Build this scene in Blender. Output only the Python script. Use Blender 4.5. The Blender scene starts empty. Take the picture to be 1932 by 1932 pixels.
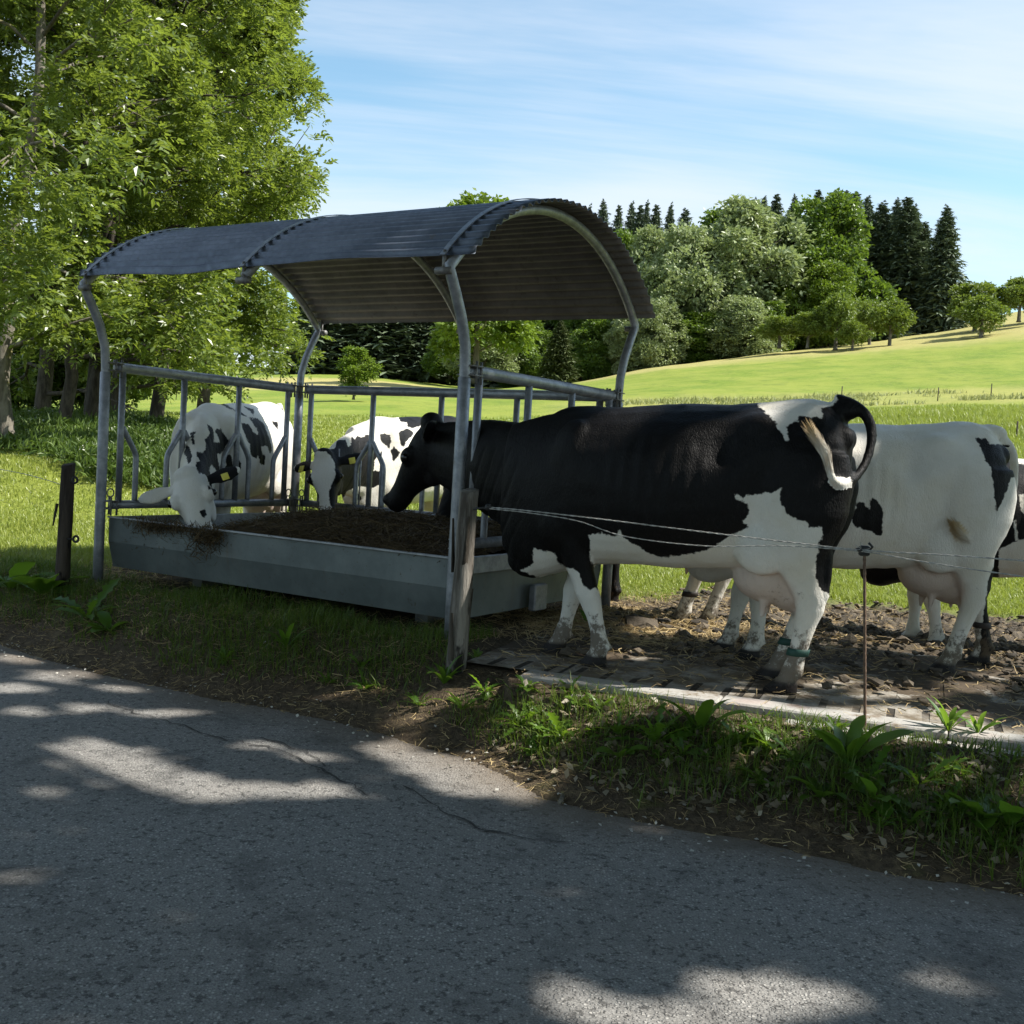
import bpy, math
import numpy as np
from mathutils import Vector, Matrix

# ------------------------------------------------------------------ camera, world, sun, exposure
SC = bpy.context.scene
COL = SC.collection
FPX = 2008.0                       # focal length for a 1932 px wide picture
CAM = np.array([0.0, 0.0, 1.088])  # eye point; z = 0 is the slab the cows stand on
_pit, _rol = -0.054, 0.058
_f = np.array([0, math.cos(_pit), math.sin(_pit)])
_r = np.array([1.0, 0, 0])
_u = np.cross(_r, _f)
CR = math.cos(_rol) * _r + math.sin(_rol) * _u
CU = -math.sin(_rol) * _r + math.cos(_rol) * _u
CF = _f
cam_d = bpy.data.cameras.new("camera")
cam = bpy.data.objects.new("camera", cam_d)
COL.objects.link(cam)
cam.matrix_world = Matrix(((CR[0], CU[0], -CF[0], CAM[0]), (CR[1], CU[1], -CF[1], CAM[1]),
                           (CR[2], CU[2], -CF[2], CAM[2]), (0, 0, 0, 1)))
cam_d.sensor_width = 36.0
cam_d.lens = 36.0 * FPX / 1932.0
cam_d.clip_start = 0.05
cam_d.clip_end = 3000
SC.camera = cam

SUN_AZ = math.radians(6.0)        # degrees towards the viewer from due right
SUN_EL = math.radians(50.0)
SUN = np.array([math.cos(SUN_AZ) * math.cos(SUN_EL), -math.sin(SUN_AZ) * math.cos(SUN_EL), math.sin(SUN_EL)])
sun_d = bpy.data.lights.new("sun", 'SUN')
sun_d.energy = 5.0
sun_d.angle = math.radians(0.53)
sun_d.color = (1.0, 0.955, 0.88)
sun = bpy.data.objects.new("sun", sun_d)
COL.objects.link(sun)
sun.rotation_euler = Vector(SUN).to_track_quat('Z', 'Y').to_euler()
sun.location = (12, -4, 20)

world = bpy.data.worlds.new("World")
SC.world = world
world.use_nodes = True
SC.view_settings.view_transform = 'Standard'
SC.view_settings.look = 'None'
SC.view_settings.exposure = 0.95
SC.view_settings.gamma = 1.0
SC.cycles.use_denoising = True
SC.cycles.max_bounces = 6
SC.cycles.diffuse_bounces = 3
SC.cycles.glossy_bounces = 2
SC.cycles.transmission_bounces = 3
SC.cycles.transparent_max_bounces = 4
SC.cycles.sample_clamp_indirect = 6


def build_world():
    t = world.node_tree
    t.nodes.clear()
    N = t.nodes.new
    L = t.links.new
    out = N('ShaderNodeOutputWorld')
    bg = N('ShaderNodeBackground')
    bg.inputs[1].default_value = 0.108
    sky = N('ShaderNodeTexSky')
    sky.sky_type = 'NISHITA'
    sky.sun_disc = False
    sky.sun_elevation = SUN_EL
    sky.sun_rotation = math.atan2(SUN[0], SUN[1])
    sky.air_density = 1.15
    sky.dust_density = 0.6
    sky.ozone_density = 2.2
    tc = N('ShaderNodeTexCoord')
    sep = N('ShaderNodeSeparateXYZ')
    L(tc.outputs['Generated'], sep.inputs[0])

    def M(op, a, b=None, c=None):
        m = N('ShaderNodeMath')
        m.operation = op
        for k, v in enumerate((a, b, c)):
            if v is None:
                continue
            if isinstance(v, (int, float)):
                m.inputs[k].default_value = v
            else:
                L(v, m.inputs[k])
        return m.outputs[0]
    zz = M('ADD', M('MAXIMUM', sep.outputs[2], 0.0), 0.10)
    cmb = N('ShaderNodeCombineXYZ')
    L(M('DIVIDE', sep.outputs[0], zz), cmb.inputs[0])
    L(M('DIVIDE', sep.outputs[1], zz), cmb.inputs[1])
    mp = N('ShaderNodeMapping')
    mp.inputs['Rotation'].default_value = (0, 0, math.radians(-6))
    mp.inputs['Scale'].default_value = (0.16, 0.80, 1)
    mp.inputs['Location'].default_value = (1.7, 0.35, 0)
    L(cmb.outputs[0], mp.inputs[0])
    n1 = N('ShaderNodeTexNoise')
    n1.inputs['Scale'].default_value = 1.0
    n1.inputs['Detail'].default_value = 7
    n1.inputs['Roughness'].default_value = 0.62
    n1.inputs['Distortion'].default_value = 0.6
    L(mp.outputs[0], n1.inputs['Vector'])
    n2 = N('ShaderNodeTexNoise')
    n2.inputs['Scale'].default_value = 0.5
    n2.inputs['Detail'].default_value = 3
    L(cmb.outputs[0], n2.inputs['Vector'])
    c = M('ADD', M('MULTIPLY', n1.outputs[0], 0.75), M('MULTIPLY', n2.outputs[0], 0.45))
    mr = N('ShaderNodeMapRange')
    mr.interpolation_type = 'SMOOTHSTEP'
    mr.inputs['From Min'].default_value = 0.50
    mr.inputs['From Max'].default_value = 0.72
    mr.inputs['To Max'].default_value = 0.70
    L(c, mr.inputs['Value'])
    # thin high cloud thickens towards the horizon
    hz = N('ShaderNodeMapRange')
    hz.inputs['From Min'].default_value = 0.02
    hz.inputs['From Max'].default_value = 0.34
    hz.inputs['To Min'].default_value = 0.14
    hz.inputs['To Max'].default_value = 0.0
    L(sep.outputs[2], hz.inputs['Value'])
    cov = M('MINIMUM', M('ADD', mr.outputs[0], hz.outputs[0]), 0.95)
    mix = N('ShaderNodeMix')
    mix.data_type = 'RGBA'
    L(cov, mix.inputs[0])
    hs = N('ShaderNodeHueSaturation')
    hs.inputs['Saturation'].default_value = 1.0
    hs.inputs['Value'].default_value = 1.0
    L(sky.outputs[0], hs.inputs['Color'])
    tint = N('ShaderNodeMix')
    tint.data_type = 'RGBA'
    tint.blend_type = 'MULTIPLY'
    tint.inputs[0].default_value = 1.0
    tint.inputs[7].default_value = (0.95, 1.08, 1.0, 1)
    L(hs.outputs[0], tint.inputs[6])
    L(tint.outputs[2], mix.inputs[6])
    mix.inputs[7].default_value = (4.5, 4.8, 5.3, 1)
    L(mix.outputs[2], bg.inputs[0])
    L(bg.outputs[0], out.inputs[0])


build_world()

# ------------------------------------------------------------------ picture <-> place
U = np.array([math.cos(.54), -math.sin(.54), 0])   # along the feeder, left to right
V = np.array([math.sin(.54), math.cos(.54), 0])    # across it, road side to meadow side
F0 = np.array([-2.934, 7.577, 0])                  # the feeder's front left foot
PO = np.array([.21, 5.12, 0])                      # kerb line
PD = np.array([.933, -.36, 0])
QD = np.array([.36, .933, 0])
rng = np.random.default_rng(11)


def fw(a, b, z=0.0):
    return F0 + U * a + V * b + np.array([0, 0, z])


def proj(P):
    d = np.asarray(P, float) - CAM
    z = np.maximum(d @ CF, 1e-3)
    return np.stack([966 + FPX * (d @ CR) / z, 966 - FPX * (d @ CU) / z, z], -1)


def ray(x, y):
    return CF * FPX + CR * (x - 966) - CU * (y - 966)


def onz(x, y, z=0.0):
    d = ray(x, y)
    return CAM + d * (z - CAM[2]) / d[2]


def at(x, y, Y):
    d = ray(x, y)
    return CAM + d * Y / d[1]


def zp(x0, y0, w, pts):
    return [((x0 + a * w / 1932) * .64985, (y0 + b * w / 1932) * .64985) for a, b in pts]


# ------------------------------------------------------------------ numpy noise
def _h(i, j, k, s):
    n = (i * 374761393 + j * 668265263 + k * 2147483647 * 3 + s * 974634777).astype(np.int64) & 0xffffffff
    n = ((n ^ (n >> 13)) * 1274126177) & 0xffffffff
    n = ((n ^ (n >> 16)) * 2246822519) & 0xffffffff
    return ((n ^ (n >> 15)) & 0xffffff) / float(0xffffff)


def vn(x, y, z=None, s=0):
    x = np.asarray(x, float)
    y = np.asarray(y, float)
    z = np.zeros_like(x) if z is None else np.asarray(z, float)
    i, j, k = np.floor(x).astype(np.int64), np.floor(y).astype(np.int64), np.floor(z).astype(np.int64)
    a, b, c = x - i, y - j, z - k
    a, b, c = a * a * (3 - 2 * a), b * b * (3 - 2 * b), c * c * (3 - 2 * c)
    r = 0
    for di in (0, 1):
        for dj in (0, 1):
            for dk in (0, 1):
                w = (a if di else 1 - a) * (b if dj else 1 - b) * (c if dk else 1 - c)
                r = r + w * _h(i + di, j + dj, k + dk, s)
    return r


def fbm(x, y, z=None, o=4, s=0):
    r, a, t = 0, 1.0, 0
    for q in range(o):
        f = 2.0 ** q
        r = r + a * vn(x * f, y * f, None if z is None else z * f, s + q)
        t += a
        a *= .5
    return r / t


def sst(a, b, x):
    t = np.clip((np.asarray(x, float) - a) / (b - a), 0, 1)
    return t * t * (3 - 2 * t)


# ------------------------------------------------------------------ mesh helpers
class MB:
    """collects shapes; link() makes ONE mesh object of them"""

    def __init__(s):
        s.v, s.q, s.t, s.n, s.a = [], [], [], 0, []
        s.mq, s.mt = [], []

    def add(s, v, q=None, t=None, a=0.0, m=0):
        v = np.asarray(v, float).reshape(-1, 3)
        s.v.append(v)
        if q is not None and len(q):
            q = np.asarray(q, np.int64).reshape(-1, 4)
            s.q.append(q + s.n)
            s.mq.append(np.full(len(q), m))
        if t is not None and len(t):
            t = np.asarray(t, np.int64).reshape(-1, 3)
            s.t.append(t + s.n)
            s.mt.append(np.full(len(t), m))
        s.a.append(np.broadcast_to(np.asarray(a, float), (len(v),)).copy())
        s.n += len(v)
        return s

    def mesh(s, name, mats, smooth=True):
        me = bpy.data.meshes.new(name)
        vv = np.concatenate(s.v)
        q = np.concatenate(s.q) if s.q else np.zeros((0, 4), np.int64)
        t = np.concatenate(s.t) if s.t else np.zeros((0, 3), np.int64)
        me.vertices.add(len(vv))
        me.vertices.foreach_set('co', vv.astype(np.float32).ravel())
        idx = np.concatenate([q.ravel(), t.ravel()]).astype(np.int32)
        me.loops.add(len(idx))
        me.loops.foreach_set('vertex_index', idx)
        st = np.concatenate([np.arange(len(q)) * 4, len(q) * 4 + np.arange(len(t)) * 3]).astype(np.int32)
        me.polygons.add(len(st))
        me.polygons.foreach_set('loop_start', st)
        mi = np.concatenate([np.concatenate(s.mq) if s.mq else np.zeros(0), np.concatenate(s.mt) if s.mt else np.zeros(0)])
        me.polygons.foreach_set('material_index', mi.astype(np.int32))
        me.polygons.foreach_set('use_smooth', np.full(len(st), bool(smooth)))
        me.update(calc_edges=True)
        at_ = me.attributes.new('rnd', 'FLOAT', 'POINT')
        at_.data.foreach_set('value', np.concatenate(s.a).astype(np.float32))
        for m in (mats if isinstance(mats, (list, tuple)) else [mats]):
            me.materials.append(m)
        return me

    def link(s, name, mats, parent=None, smooth=True, loc=None):
        o = bpy.data.objects.new(name, s.mesh(name, mats, smooth))
        COL.objects.link(o)
        if parent is not None:
            o.parent = parent
        if loc is not None:
            o.location = loc
        return o


def setattr_np(me, name, val):
    a = me.attributes.get(name) or me.attributes.new(name, 'FLOAT', 'POINT')
    a.data.foreach_set('value', np.asarray(val, np.float32))


def tag(o, label=None, cat=None, group=None, kind=None):
    if label:
        o['label'] = label
    if cat:
        o['category'] = cat
    if group:
        o['group'] = group
    if kind:
        o['kind'] = kind
    return o


def empty(name, loc=(0, 0, 0)):
    o = bpy.data.objects.new(name, None)
    o.location = loc
    o.empty_display_size = .2
    COL.objects.link(o)
    return o


def loft(secs, caps=True):
    secs = np.asarray(secs, float)
    m, n = secs.shape[:2]
    i = np.arange(m - 1)[:, None] * n
    j = np.arange(n)[None, :]
    j2 = (j + 1) % n
    q = np.stack([i + j, i + j2, i + n + j2, i + n + j], -1).reshape(-1, 4)
    v = secs.reshape(-1, 3)
    t = None
    if caps:
        v = np.concatenate([v, secs[0].mean(0)[None], secs[-1].mean(0)[None]])
        k = np.arange(n)
        k2 = (k + 1) % n
        t = np.concatenate([np.stack([k2, k, np.full(n, m * n)], -1),
                            np.stack([(m - 1) * n + k, (m - 1) * n + k2, np.full(n, m * n + 1)], -1)])
    return v, q, t


def path_secs(pts, ru, rv=None, up=(0, 0, 1), n=10):
    """rings across a path: ru along the 'up' side, rv sideways"""
    pts = np.asarray(pts, float)
    m = len(pts)
    ru = np.broadcast_to(np.asarray(ru, float), (m,))
    rv = ru if rv is None else np.broadcast_to(np.asarray(rv, float), (m,))
    tg = np.gradient(pts, axis=0)
    tg /= np.linalg.norm(tg, axis=1)[:, None] + 1e-12
    up = np.asarray(up, float)
    ang = np.arange(n) * 2 * math.pi / n
    out = []
    last = None
    for k in range(m):
        s = np.cross(tg[k], up)
        if np.linalg.norm(s) < .15:
            s = last if last is not None else np.cross(tg[k], np.array([.3, 1, .2]))
        s = s - tg[k] * (s @ tg[k])
        s /= np.linalg.norm(s)
        last = s
        w = np.cross(s, tg[k])
        out.append(pts[k] + np.outer(np.cos(ang) * rv[k], s) + np.outer(np.sin(ang) * ru[k], w))
    return np.array(out)


def tube(mb, pts, r, n=10, a=0.0, m=0, up=(0, 0, 1)):
    v, q, t = loft(path_secs(pts, r, None, up, n))
    return mb.add(v, q, t, a, m)


def smooth_path(pts, k=6):
    """Catmull-Rom through pts"""
    p = np.asarray(pts, float)
    p = np.concatenate([[2 * p[0] - p[1]], p, [2 * p[-1] - p[-2]]])
    out = []
    for i in range(1, len(p) - 2):
        for s in np.arange(k) / k:
            a, b, c, d = p[i - 1], p[i], p[i + 1], p[i + 2]
            out.append(.5 * (2 * b + (c - a) * s + (2 * a - 5 * b + 4 * c - d) * s * s + (3 * b - a - 3 * c + d) * s ** 3))
    out.append(p[-2])
    return np.array(out)


def box(mb, o, ax, ay, az, bev=0.0, m=0):
    """box from corner o with edge vectors"""
    o, ax, ay, az = (np.asarray(k, float) for k in (o, ax, ay, az))
    if bev <= 0:
        v = [o + ax * i + ay * j + az * k for k in (0, 1) for j in (0, 1) for i in (0, 1)]
        q = [(0, 2, 3, 1), (4, 5, 7, 6), (0, 1, 5, 4), (2, 6, 7, 3), (0, 4, 6, 2), (1, 3, 7, 5)]
        return mb.add(v, q, None, 0, m)
    L = [np.linalg.norm(k) for k in (ax, ay, az)]
    ux, uy, uz = ax / L[0], ay / L[1], az / L[2]
    secs = []
    for z, ins in ((0, bev), (bev, 0), (L[2] - bev, 0), (L[2], bev)):
        b = bev
        x0, x1, y0, y1 = ins, L[0] - ins, ins, L[1] - ins
        ring = [(x0 + b, y0), (x1 - b, y0), (x1, y0 + b), (x1, y1 - b), (x1 - b, y1), (x0 + b, y1), (x0, y1 - b), (x0, y0 + b)]
        secs.append([o + ux * x + uy * y + uz * z for x, y in ring])
    v, q, t = loft(secs)
    return mb.add(v, q, t, 0, m)


def blob(mb, c, r, n=16, k=10, M=None):
    th = np.linspace(.12, math.pi - .12, k)
    ph = np.arange(n) * 2 * math.pi / n
    secs = np.stack([np.outer(np.sin(th), np.cos(ph)) * r[0], np.outer(np.sin(th), np.sin(ph)) * r[1],
                     np.repeat(-np.cos(th)[:, None], n, 1) * r[2]], -1)
    if M is not None:
        secs = secs @ np.asarray(M).T
    v, q, t = loft(secs + np.asarray(c, float))
    return mb.add(v, q, t)


# ------------------------------------------------------------------ material helpers
class Mat:
    def __init__(s, name):
        s.m = bpy.data.materials.new(name)
        s.m.use_nodes = True
        s.t = s.m.node_tree
        s.t.nodes.clear()
        s.out = s.t.nodes.new('ShaderNodeOutputMaterial')

    def put(s, v, sock):
        if isinstance(v, bpy.types.NodeSocket):
            s.t.links.new(v, sock)
        elif v is not None:
            if hasattr(sock.default_value, '__len__') and isinstance(v, (tuple, list)) and len(v) == 3 and len(sock.default_value) == 4:
                v = (*v, 1)
            sock.default_value = v

    def n(s, typ, props=None, **inp):
        nd = s.t.nodes.new('ShaderNode' + typ)
        for k, v in (props or {}).items():
            setattr(nd, k, v)
        for k, v in inp.items():
            s.put(v, nd.inputs[k.replace('_', ' ')] if k.replace('_', ' ') in nd.inputs else nd.inputs[int(k[1:])])
        return nd

    def attr(s, name):
        return s.n('Attribute', {'attribute_name': name}).outputs['Fac']

    def pos(s):
        return s.n('NewGeometry').outputs['Position']

    def obj(s):
        return s.n('TexCoord').outputs['Object']

    def noise(s, scale, vec=None, detail=4, rough=.55, dist=0.0, scl=None):
        if vec is None:
            vec = s.obj()
        if scl is not None:
            vec = s.n('Mapping', Vector=vec, Scale=scl).outputs[0]
        return s.n('TexNoise', Vector=vec, Scale=scale, Detail=detail, Roughness=rough, Distortion=dist).outputs[0]

    def math(s, op, a, b=0.0, clamp=False):
        return s.n('Math', {'operation': op, 'use_clamp': clamp}, i0=a, i1=b).outputs[0]

    def step(s, x, a, b, lo=0.0, hi=1.0):
        nd = s.n('MapRange', {'interpolation_type': 'SMOOTHSTEP'})
        for k, v in zip(('Value', 'From Min', 'From Max', 'To Min', 'To Max'), (x, a, b, lo, hi)):
            s.put(v, nd.inputs[k])
        return nd.outputs[0]

    def mix(s, f, a, b):
        nd = s.n('Mix', {'data_type': 'RGBA'})
        s.put(f, nd.inputs[0])
        s.put(a, nd.inputs[6])
        s.put(b, nd.inputs[7])
        return nd.outputs[2]

    def bump(s, h, dist=.01, st=1.0):
        return s.n('Bump', Height=h, Distance=dist, Strength=st).outputs[0]

    def bsdf(s, col, rough=.7, metal=0.0, spec=.5, normal=None, **kw):
        nd = s.n('BsdfPrincipled')
        s.put(col, nd.inputs['Base Color'])
        s.put(rough, nd.inputs['Roughness'])
        s.put(metal, nd.inputs['Metallic'])
        s.put(spec, nd.inputs['Specular IOR Level'])
        if normal is not None:
            s.put(normal, nd.inputs['Normal'])
        for k, v in kw.items():
            s.put(v, nd.inputs[k.replace('_', ' ')])
        return nd.outputs[0]

    def done(s, sh):
        s.t.links.new(sh, s.out.inputs[0])
        return s.m


def leaf_mat(name, c1, c2, trans, tw=.35, rough=.5, spec=.4):
    m = Mat(name)
    r = m.attr('rnd')
    col = m.mix(r, c1, c2)
    b = m.bsdf(col, rough, 0, spec)
    tr = m.n('BsdfTranslucent', Color=m.mix(r, trans, tuple(k * .7 for k in trans)))
    ms = m.n('MixShader', i0=tw)
    m.t.links.new(b, ms.inputs[1])
    m.t.links.new(tr.outputs[0], ms.inputs[2])
    return m.done(ms.outputs[0])


def simple_mat(name, c1, c2, scale=8, rough=.7, metal=0.0, spec=.4, bump=0.0, detail=5, scl=None):
    m = Mat(name)
    f = m.noise(scale, detail=detail, scl=scl)
    nr = m.bump(f, bump) if bump else None
    return m.done(m.bsdf(m.mix(m.step(f, .3, .7), c1, c2), rough, metal, spec, nr))

# ------------------------------------------------------------------ terrain
ROAD_Z = -0.28
_re = np.array([(-40, .6), (-12, .45), (-6, .36), (-3.69, .19), (-3.08, -.02), (-2.62, -.12), (-2.23, -.16), (-1.83, -.23), (-1.37, -.24), (-1.08, -.26),
                (-.72, -.32), (-.31, -.47), (.02, -.65), (.3, -.84), (.6, -.88), (.91, -.90), (1.17, -.92), (1.56, -1.01), (1.87, -.98), (4, -.92), (10, -.9), (40, -1.0)])


def road_edge(p):
    return np.interp(p, _re[:, 0], _re[:, 1]) + .05 * (fbm(p * 2.3, p * 0 + 3.1, o=3, s=5) - .5) * 2


_cols = [  # picture column: (distance, picture row) from the flat near field up to the wood
    (-900, [(30, 770), (60, 740), (120, 700), (300, 660)]),
    (0, [(14, 868), (22, 800), (34, 775), (60, 755), (120, 720), (300, 690)]),
    (170, [(14, 868), (20, 812), (34, 785), (60, 757), (120, 718), (300, 690)]),
    (330, [(14, 885), (22, 812), (38, 780), (64, 750), (120, 712), (300, 690)]),
    (470, [(20, 862), (34, 800), (60, 757), (90, 730), (120, 706), (300, 690)]),
    (660, [(20, 872), (36, 800), (60, 756), (90, 728), (120, 705), (300, 690)]),
    (900, [(20, 880), (36, 805), (60, 764), (85, 742), (120, 735), (300, 715)]),
    (1075, [(20, 882), (36, 800), (55, 758), (92, 722), (125, 728), (300, 720)]),
    (1200, [(20, 885), (36, 797), (55, 752), (96, 696), (125, 702), (300, 700)]),
    (1350, [(20, 888), (36, 790), (55, 747), (100, 677), (125, 680), (300, 680)]),
    (1500, [(20, 890), (36, 786), (55, 744), (104, 659), (130, 660), (300, 660)]),
    (1650, [(20, 890), (36, 784), (55, 741), (106, 645), (140, 640), (300, 640)]),
    (1750, [(20, 890), (36, 783), (55, 739), (108, 632), (140, 624), (300, 624)]),
    (1932, [(20, 890), (36, 780), (55, 735), (112, 604), (150, 586), (300, 580)]),
    (2300, [(20, 890), (36, 774), (55, 725), (115, 560), (160, 520), (300, 500)]),
    (3000, [(20, 900), (36, 780), (55, 720), (115, 520), (160, 480), (300, 460)]),
]
_D = np.array([0, 10.5, 12, 14, 17, 20, 24, 29, 35, 42, 50, 60, 72, 86, 100, 112, 125, 140, 170, 220, 300, 900.])
_T, _Z = [], []
for _x, _pts in _cols:
    d, z, t = [0, 9.5, 12.0], [0, 0, .05], 0
    for Y, y in _pts:
        P = at(_x, y, Y)
        d.append(Y)
        z.append(P[2])
        t += P[0] / Y / len(_pts)
    d.append(900)
    z.append(z[-1] + 8)
    zz = np.zeros(len(_D))
    for k, D0 in enumerate(_D):           # a little smoothing along the distance
        zz[k] = np.mean([np.interp(D0 * s, d, z) for s in (.93, .965, 1, 1.035, 1.07)])
    _T.append(t)
    _Z.append(zz)
_T, _Z = np.array(_T), np.array(_Z)


def ground_z(X, Y, fine=True):
    X, Y = np.asarray(X, float), np.asarray(Y, float)
    p = (X - PO[0]) * PD[0] + (Y - PO[1]) * PD[1]
    q = (X - PO[0]) * QD[0] + (Y - PO[1]) * QD[1]
    Yp = np.maximum(Y, 1e-3)
    t = np.clip(X / Yp, _T[0], _T[-1])
    d = np.hypot(X, Yp) / np.sqrt(1 + t * t)
    # smooth mix of neighbouring columns
    z = 0
    for dt in (-.03, -.012, 0, .012, .03):
        tt = np.clip(t + dt, _T[0], _T[-1] - 1e-6)
        k = np.clip(np.searchsorted(_T, tt) - 1, 0, len(_T) - 2)
        w = (tt - _T[k]) / (_T[k + 1] - _T[k])
        kd = np.clip(np.searchsorted(_D, d) - 1, 0, len(_D) - 2)
        wd = np.clip((d - _D[kd]) / (_D[kd + 1] - _D[kd]), 0, 1)
        za = _Z[k, kd] * (1 - wd) + _Z[k, kd + 1] * wd
        zb = _Z[k + 1, kd] * (1 - wd) + _Z[k + 1, kd + 1] * wd
        z = z + (za * (1 - w) + zb * w) / 5
    ang = np.degrees(np.arctan2(np.abs(X), Y))
    z = z * (1 - sst(62, 95, ang)) * sst(9, 13, np.hypot(X, Y))
    s = q - road_edge(p)
    bank = np.where(s > 0, -.287 * (1 - sst(-.1, .82, s)), -.287 - .035 * sst(0, .14, -s))
    z = z + bank * (1 - sst(9, 20, d) * (s > 0))
    if fine:
        near = 1 - sst(10, 40, d)
        verge = sst(-.02, .1, s)
        mud = mud_mask(X, Y)
        z = z + near * verge * .05 * (fbm(X * 3, Y * 3, o=3, s=1) - .5)
        z = z + mud * (np.abs(fbm(X * 6.5, Y * 6.5, o=4, s=9) - .5) * .26 - .045 + .05 * (vn(X * 17, Y * 17, s=4) - .5))
        z = z + sst(0, .05, s) * near * .012 * (fbm(X * 30, Y * 30, o=2, s=2) - .5)
        z = z + sst(14, 40, d) * .3 * (fbm(X * .25, Y * .25, o=4, s=3) - .5)
        # the slab's footprint stays flat, a little below the slab
        pad = pad_mask(p, q)
        z = z * (1 - pad) + pad * (-.02)
    return z


def pad_mask(p, q):
    q = q - .30 * (1 - sst(-.30, -.12, p)) * (1 - sst(.8, 1.2, q))
    return sst(-.62, -.5, p) * (1 - sst(6.4, 6.6, p)) * sst(-.16, -.1, q) * (1 - sst(2.35, 2.6, q))


def mud_mask(X, Y):
    p = (X - PO[0]) * PD[0] + (Y - PO[1]) * PD[1]
    q = (X - PO[0]) * QD[0] + (Y - PO[1]) * QD[1]
    n = .9 * (fbm(X * .8, Y * .8, o=3, s=21) - .5)
    m = sst(-.6, .2, p + n) * (1 - sst(6.5, 7.5, p + n)) * sst(2.15, 2.6, q) * (1 - sst(4.1, 5.0, q + n - .12 * p))
    return m


def build_ground():
    az = np.concatenate([np.arange(-180, -34, 4.0), np.arange(-34, 34, .13), np.arange(34, 180, 4.0)])
    az = np.radians(az)
    r = np.concatenate([np.array([.4, 1.0, 1.6]), np.arange(2.0, 12.4, .042), 12.4 * 1.028 ** np.arange(1, 152)])
    R_, A_ = np.meshgrid(r, az, indexing='ij')
    X, Y = R_ * np.sin(A_), R_ * np.cos(A_)
    Zg = ground_z(X, Y)
    m, n = X.shape
    i = np.arange(m - 1)[:, None] * n
    j = np.arange(n)[None, :]
    j2 = (j + 1) % n
    q = np.stack([i + j, i + n + j, i + n + j2, i + j2], -1).reshape(-1, 4)
    v = np.stack([X, Y, Zg], -1).reshape(-1, 3)
    v = np.concatenate([v, [[0, 0, float(ground_z(0, 0.01, False))]]])
    k = np.arange(n)
    t = np.stack([np.full(n, m * n), k, (k + 1) % n], -1)
    mb = MB()
    mb.add(v, q, t)
    M = Mat("ground_mat")
    P = M.pos()
    mud, vg, dry, bare = M.attr('mud'), M.attr('verge'), M.attr('dry'), M.attr('bare')
    n1 = M.noise(.22, P, 7, .68)
    n2 = M.noise(3.0, P, 5, .65)
    n3 = M.noise(38, P, 3, .6)
    g = M.mix(M.step(n2, .3, .72), (.112, .168, .022), (.178, .236, .034))
    g = M.mix(M.step(n1, .38, .60), g, (.212, .246, .044))
    g = M.mix(M.math('MULTIPLY', M.step(n3, .5, .75), .5), g, (.07, .120, .012))
    g = M.mix(M.step(M.noise(.9, P, 6, .72, scl=(1, .45, 1)), .50, .66, 0, .55), g, (.108, .155, .028))
    g = M.mix(M.step(M.noise(1.7, P, 6, .75, scl=(.6, 1, 1)), .57, .70, 0, .5), g, (.25, .27, .07))
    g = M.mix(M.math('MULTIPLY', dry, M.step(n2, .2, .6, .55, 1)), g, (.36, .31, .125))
    soil = M.mix(M.step(n3, .3, .7), (.050, .037, .025), (.105, .080, .052))
    soil = M.mix(M.step(M.noise(11, P, 5, .7), .52, .70), soil, (.16, .12, .07))
    dung = M.mix(M.step(n3, .32, .66), (.046, .038, .029), (.125, .105, .080))
    dung = M.mix(M.step(M.noise(14, P, 4, .7), .52, .66), dung, (.25, .185, .105))
    c = M.mix(M.math('MULTIPLY', vg, M.step(M.noise(4.5, P, 5, .7), .25, .45, .75, 1)), g, soil)
    c = M.mix(bare, c, soil)
    c = M.mix(mud, c, dung)
    h = M.math('ADD', M.math('MULTIPLY', n3, .5), M.noise(120, P, 2, .6))
    M.m.name = "ground_mat"
    o = mb.link('ground', M.done(M.bsdf(c, .95, 0, .15, M.bump(h, .02, .7))))
    X, Y = v[:, 0], v[:, 1]
    p = (X - PO[0]) * PD[0] + (Y - PO[1]) * PD[1]
    qq = (X - PO[0]) * QD[0] + (Y - PO[1]) * QD[1]
    s = qq - road_edge(p)
    nz = .6 * (fbm(X * 1.3, Y * 1.3, o=4, s=31) - .5)
    setattr_np(o.data, 'mud', mud_mask(X, Y))
    setattr_np(o.data, 'verge', 1 - sst(.75, 1.5, s + nz))
    # trampled, bare ground round the feeder
    du, dv = (v - F0) @ U, (v - F0) @ V
    ex = np.maximum(np.maximum(-.35 - du, du - 3.6), 0)
    ey = np.maximum(np.maximum(-.8 - dv, dv - 2.5), 0)
    stand = sst(-1.0, -.5, p) * (1 - sst(6.6, 7.4, p)) * sst(-.4, -.2, qq) * (1 - sst(3.0, 3.8, qq))
    setattr_np(o.data, 'bare', np.maximum((1 - sst(.1, 1.3, np.hypot(ex, ey) + nz * 1.2)) * (du < 7), stand))
    # mown strip on the crest; sunlight on the hollow painted in as dry colour
    d = np.maximum(Y, .1)
    t_ = X / d
    crest = sst(84, 96, d + 8 * nz) * sst(.03, .075, t_)
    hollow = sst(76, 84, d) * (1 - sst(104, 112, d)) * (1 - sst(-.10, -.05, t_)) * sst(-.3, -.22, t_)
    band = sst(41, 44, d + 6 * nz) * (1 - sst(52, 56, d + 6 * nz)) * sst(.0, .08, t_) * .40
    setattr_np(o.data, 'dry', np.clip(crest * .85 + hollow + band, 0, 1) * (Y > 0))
    tag(o, kind='structure')


build_ground()


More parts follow.
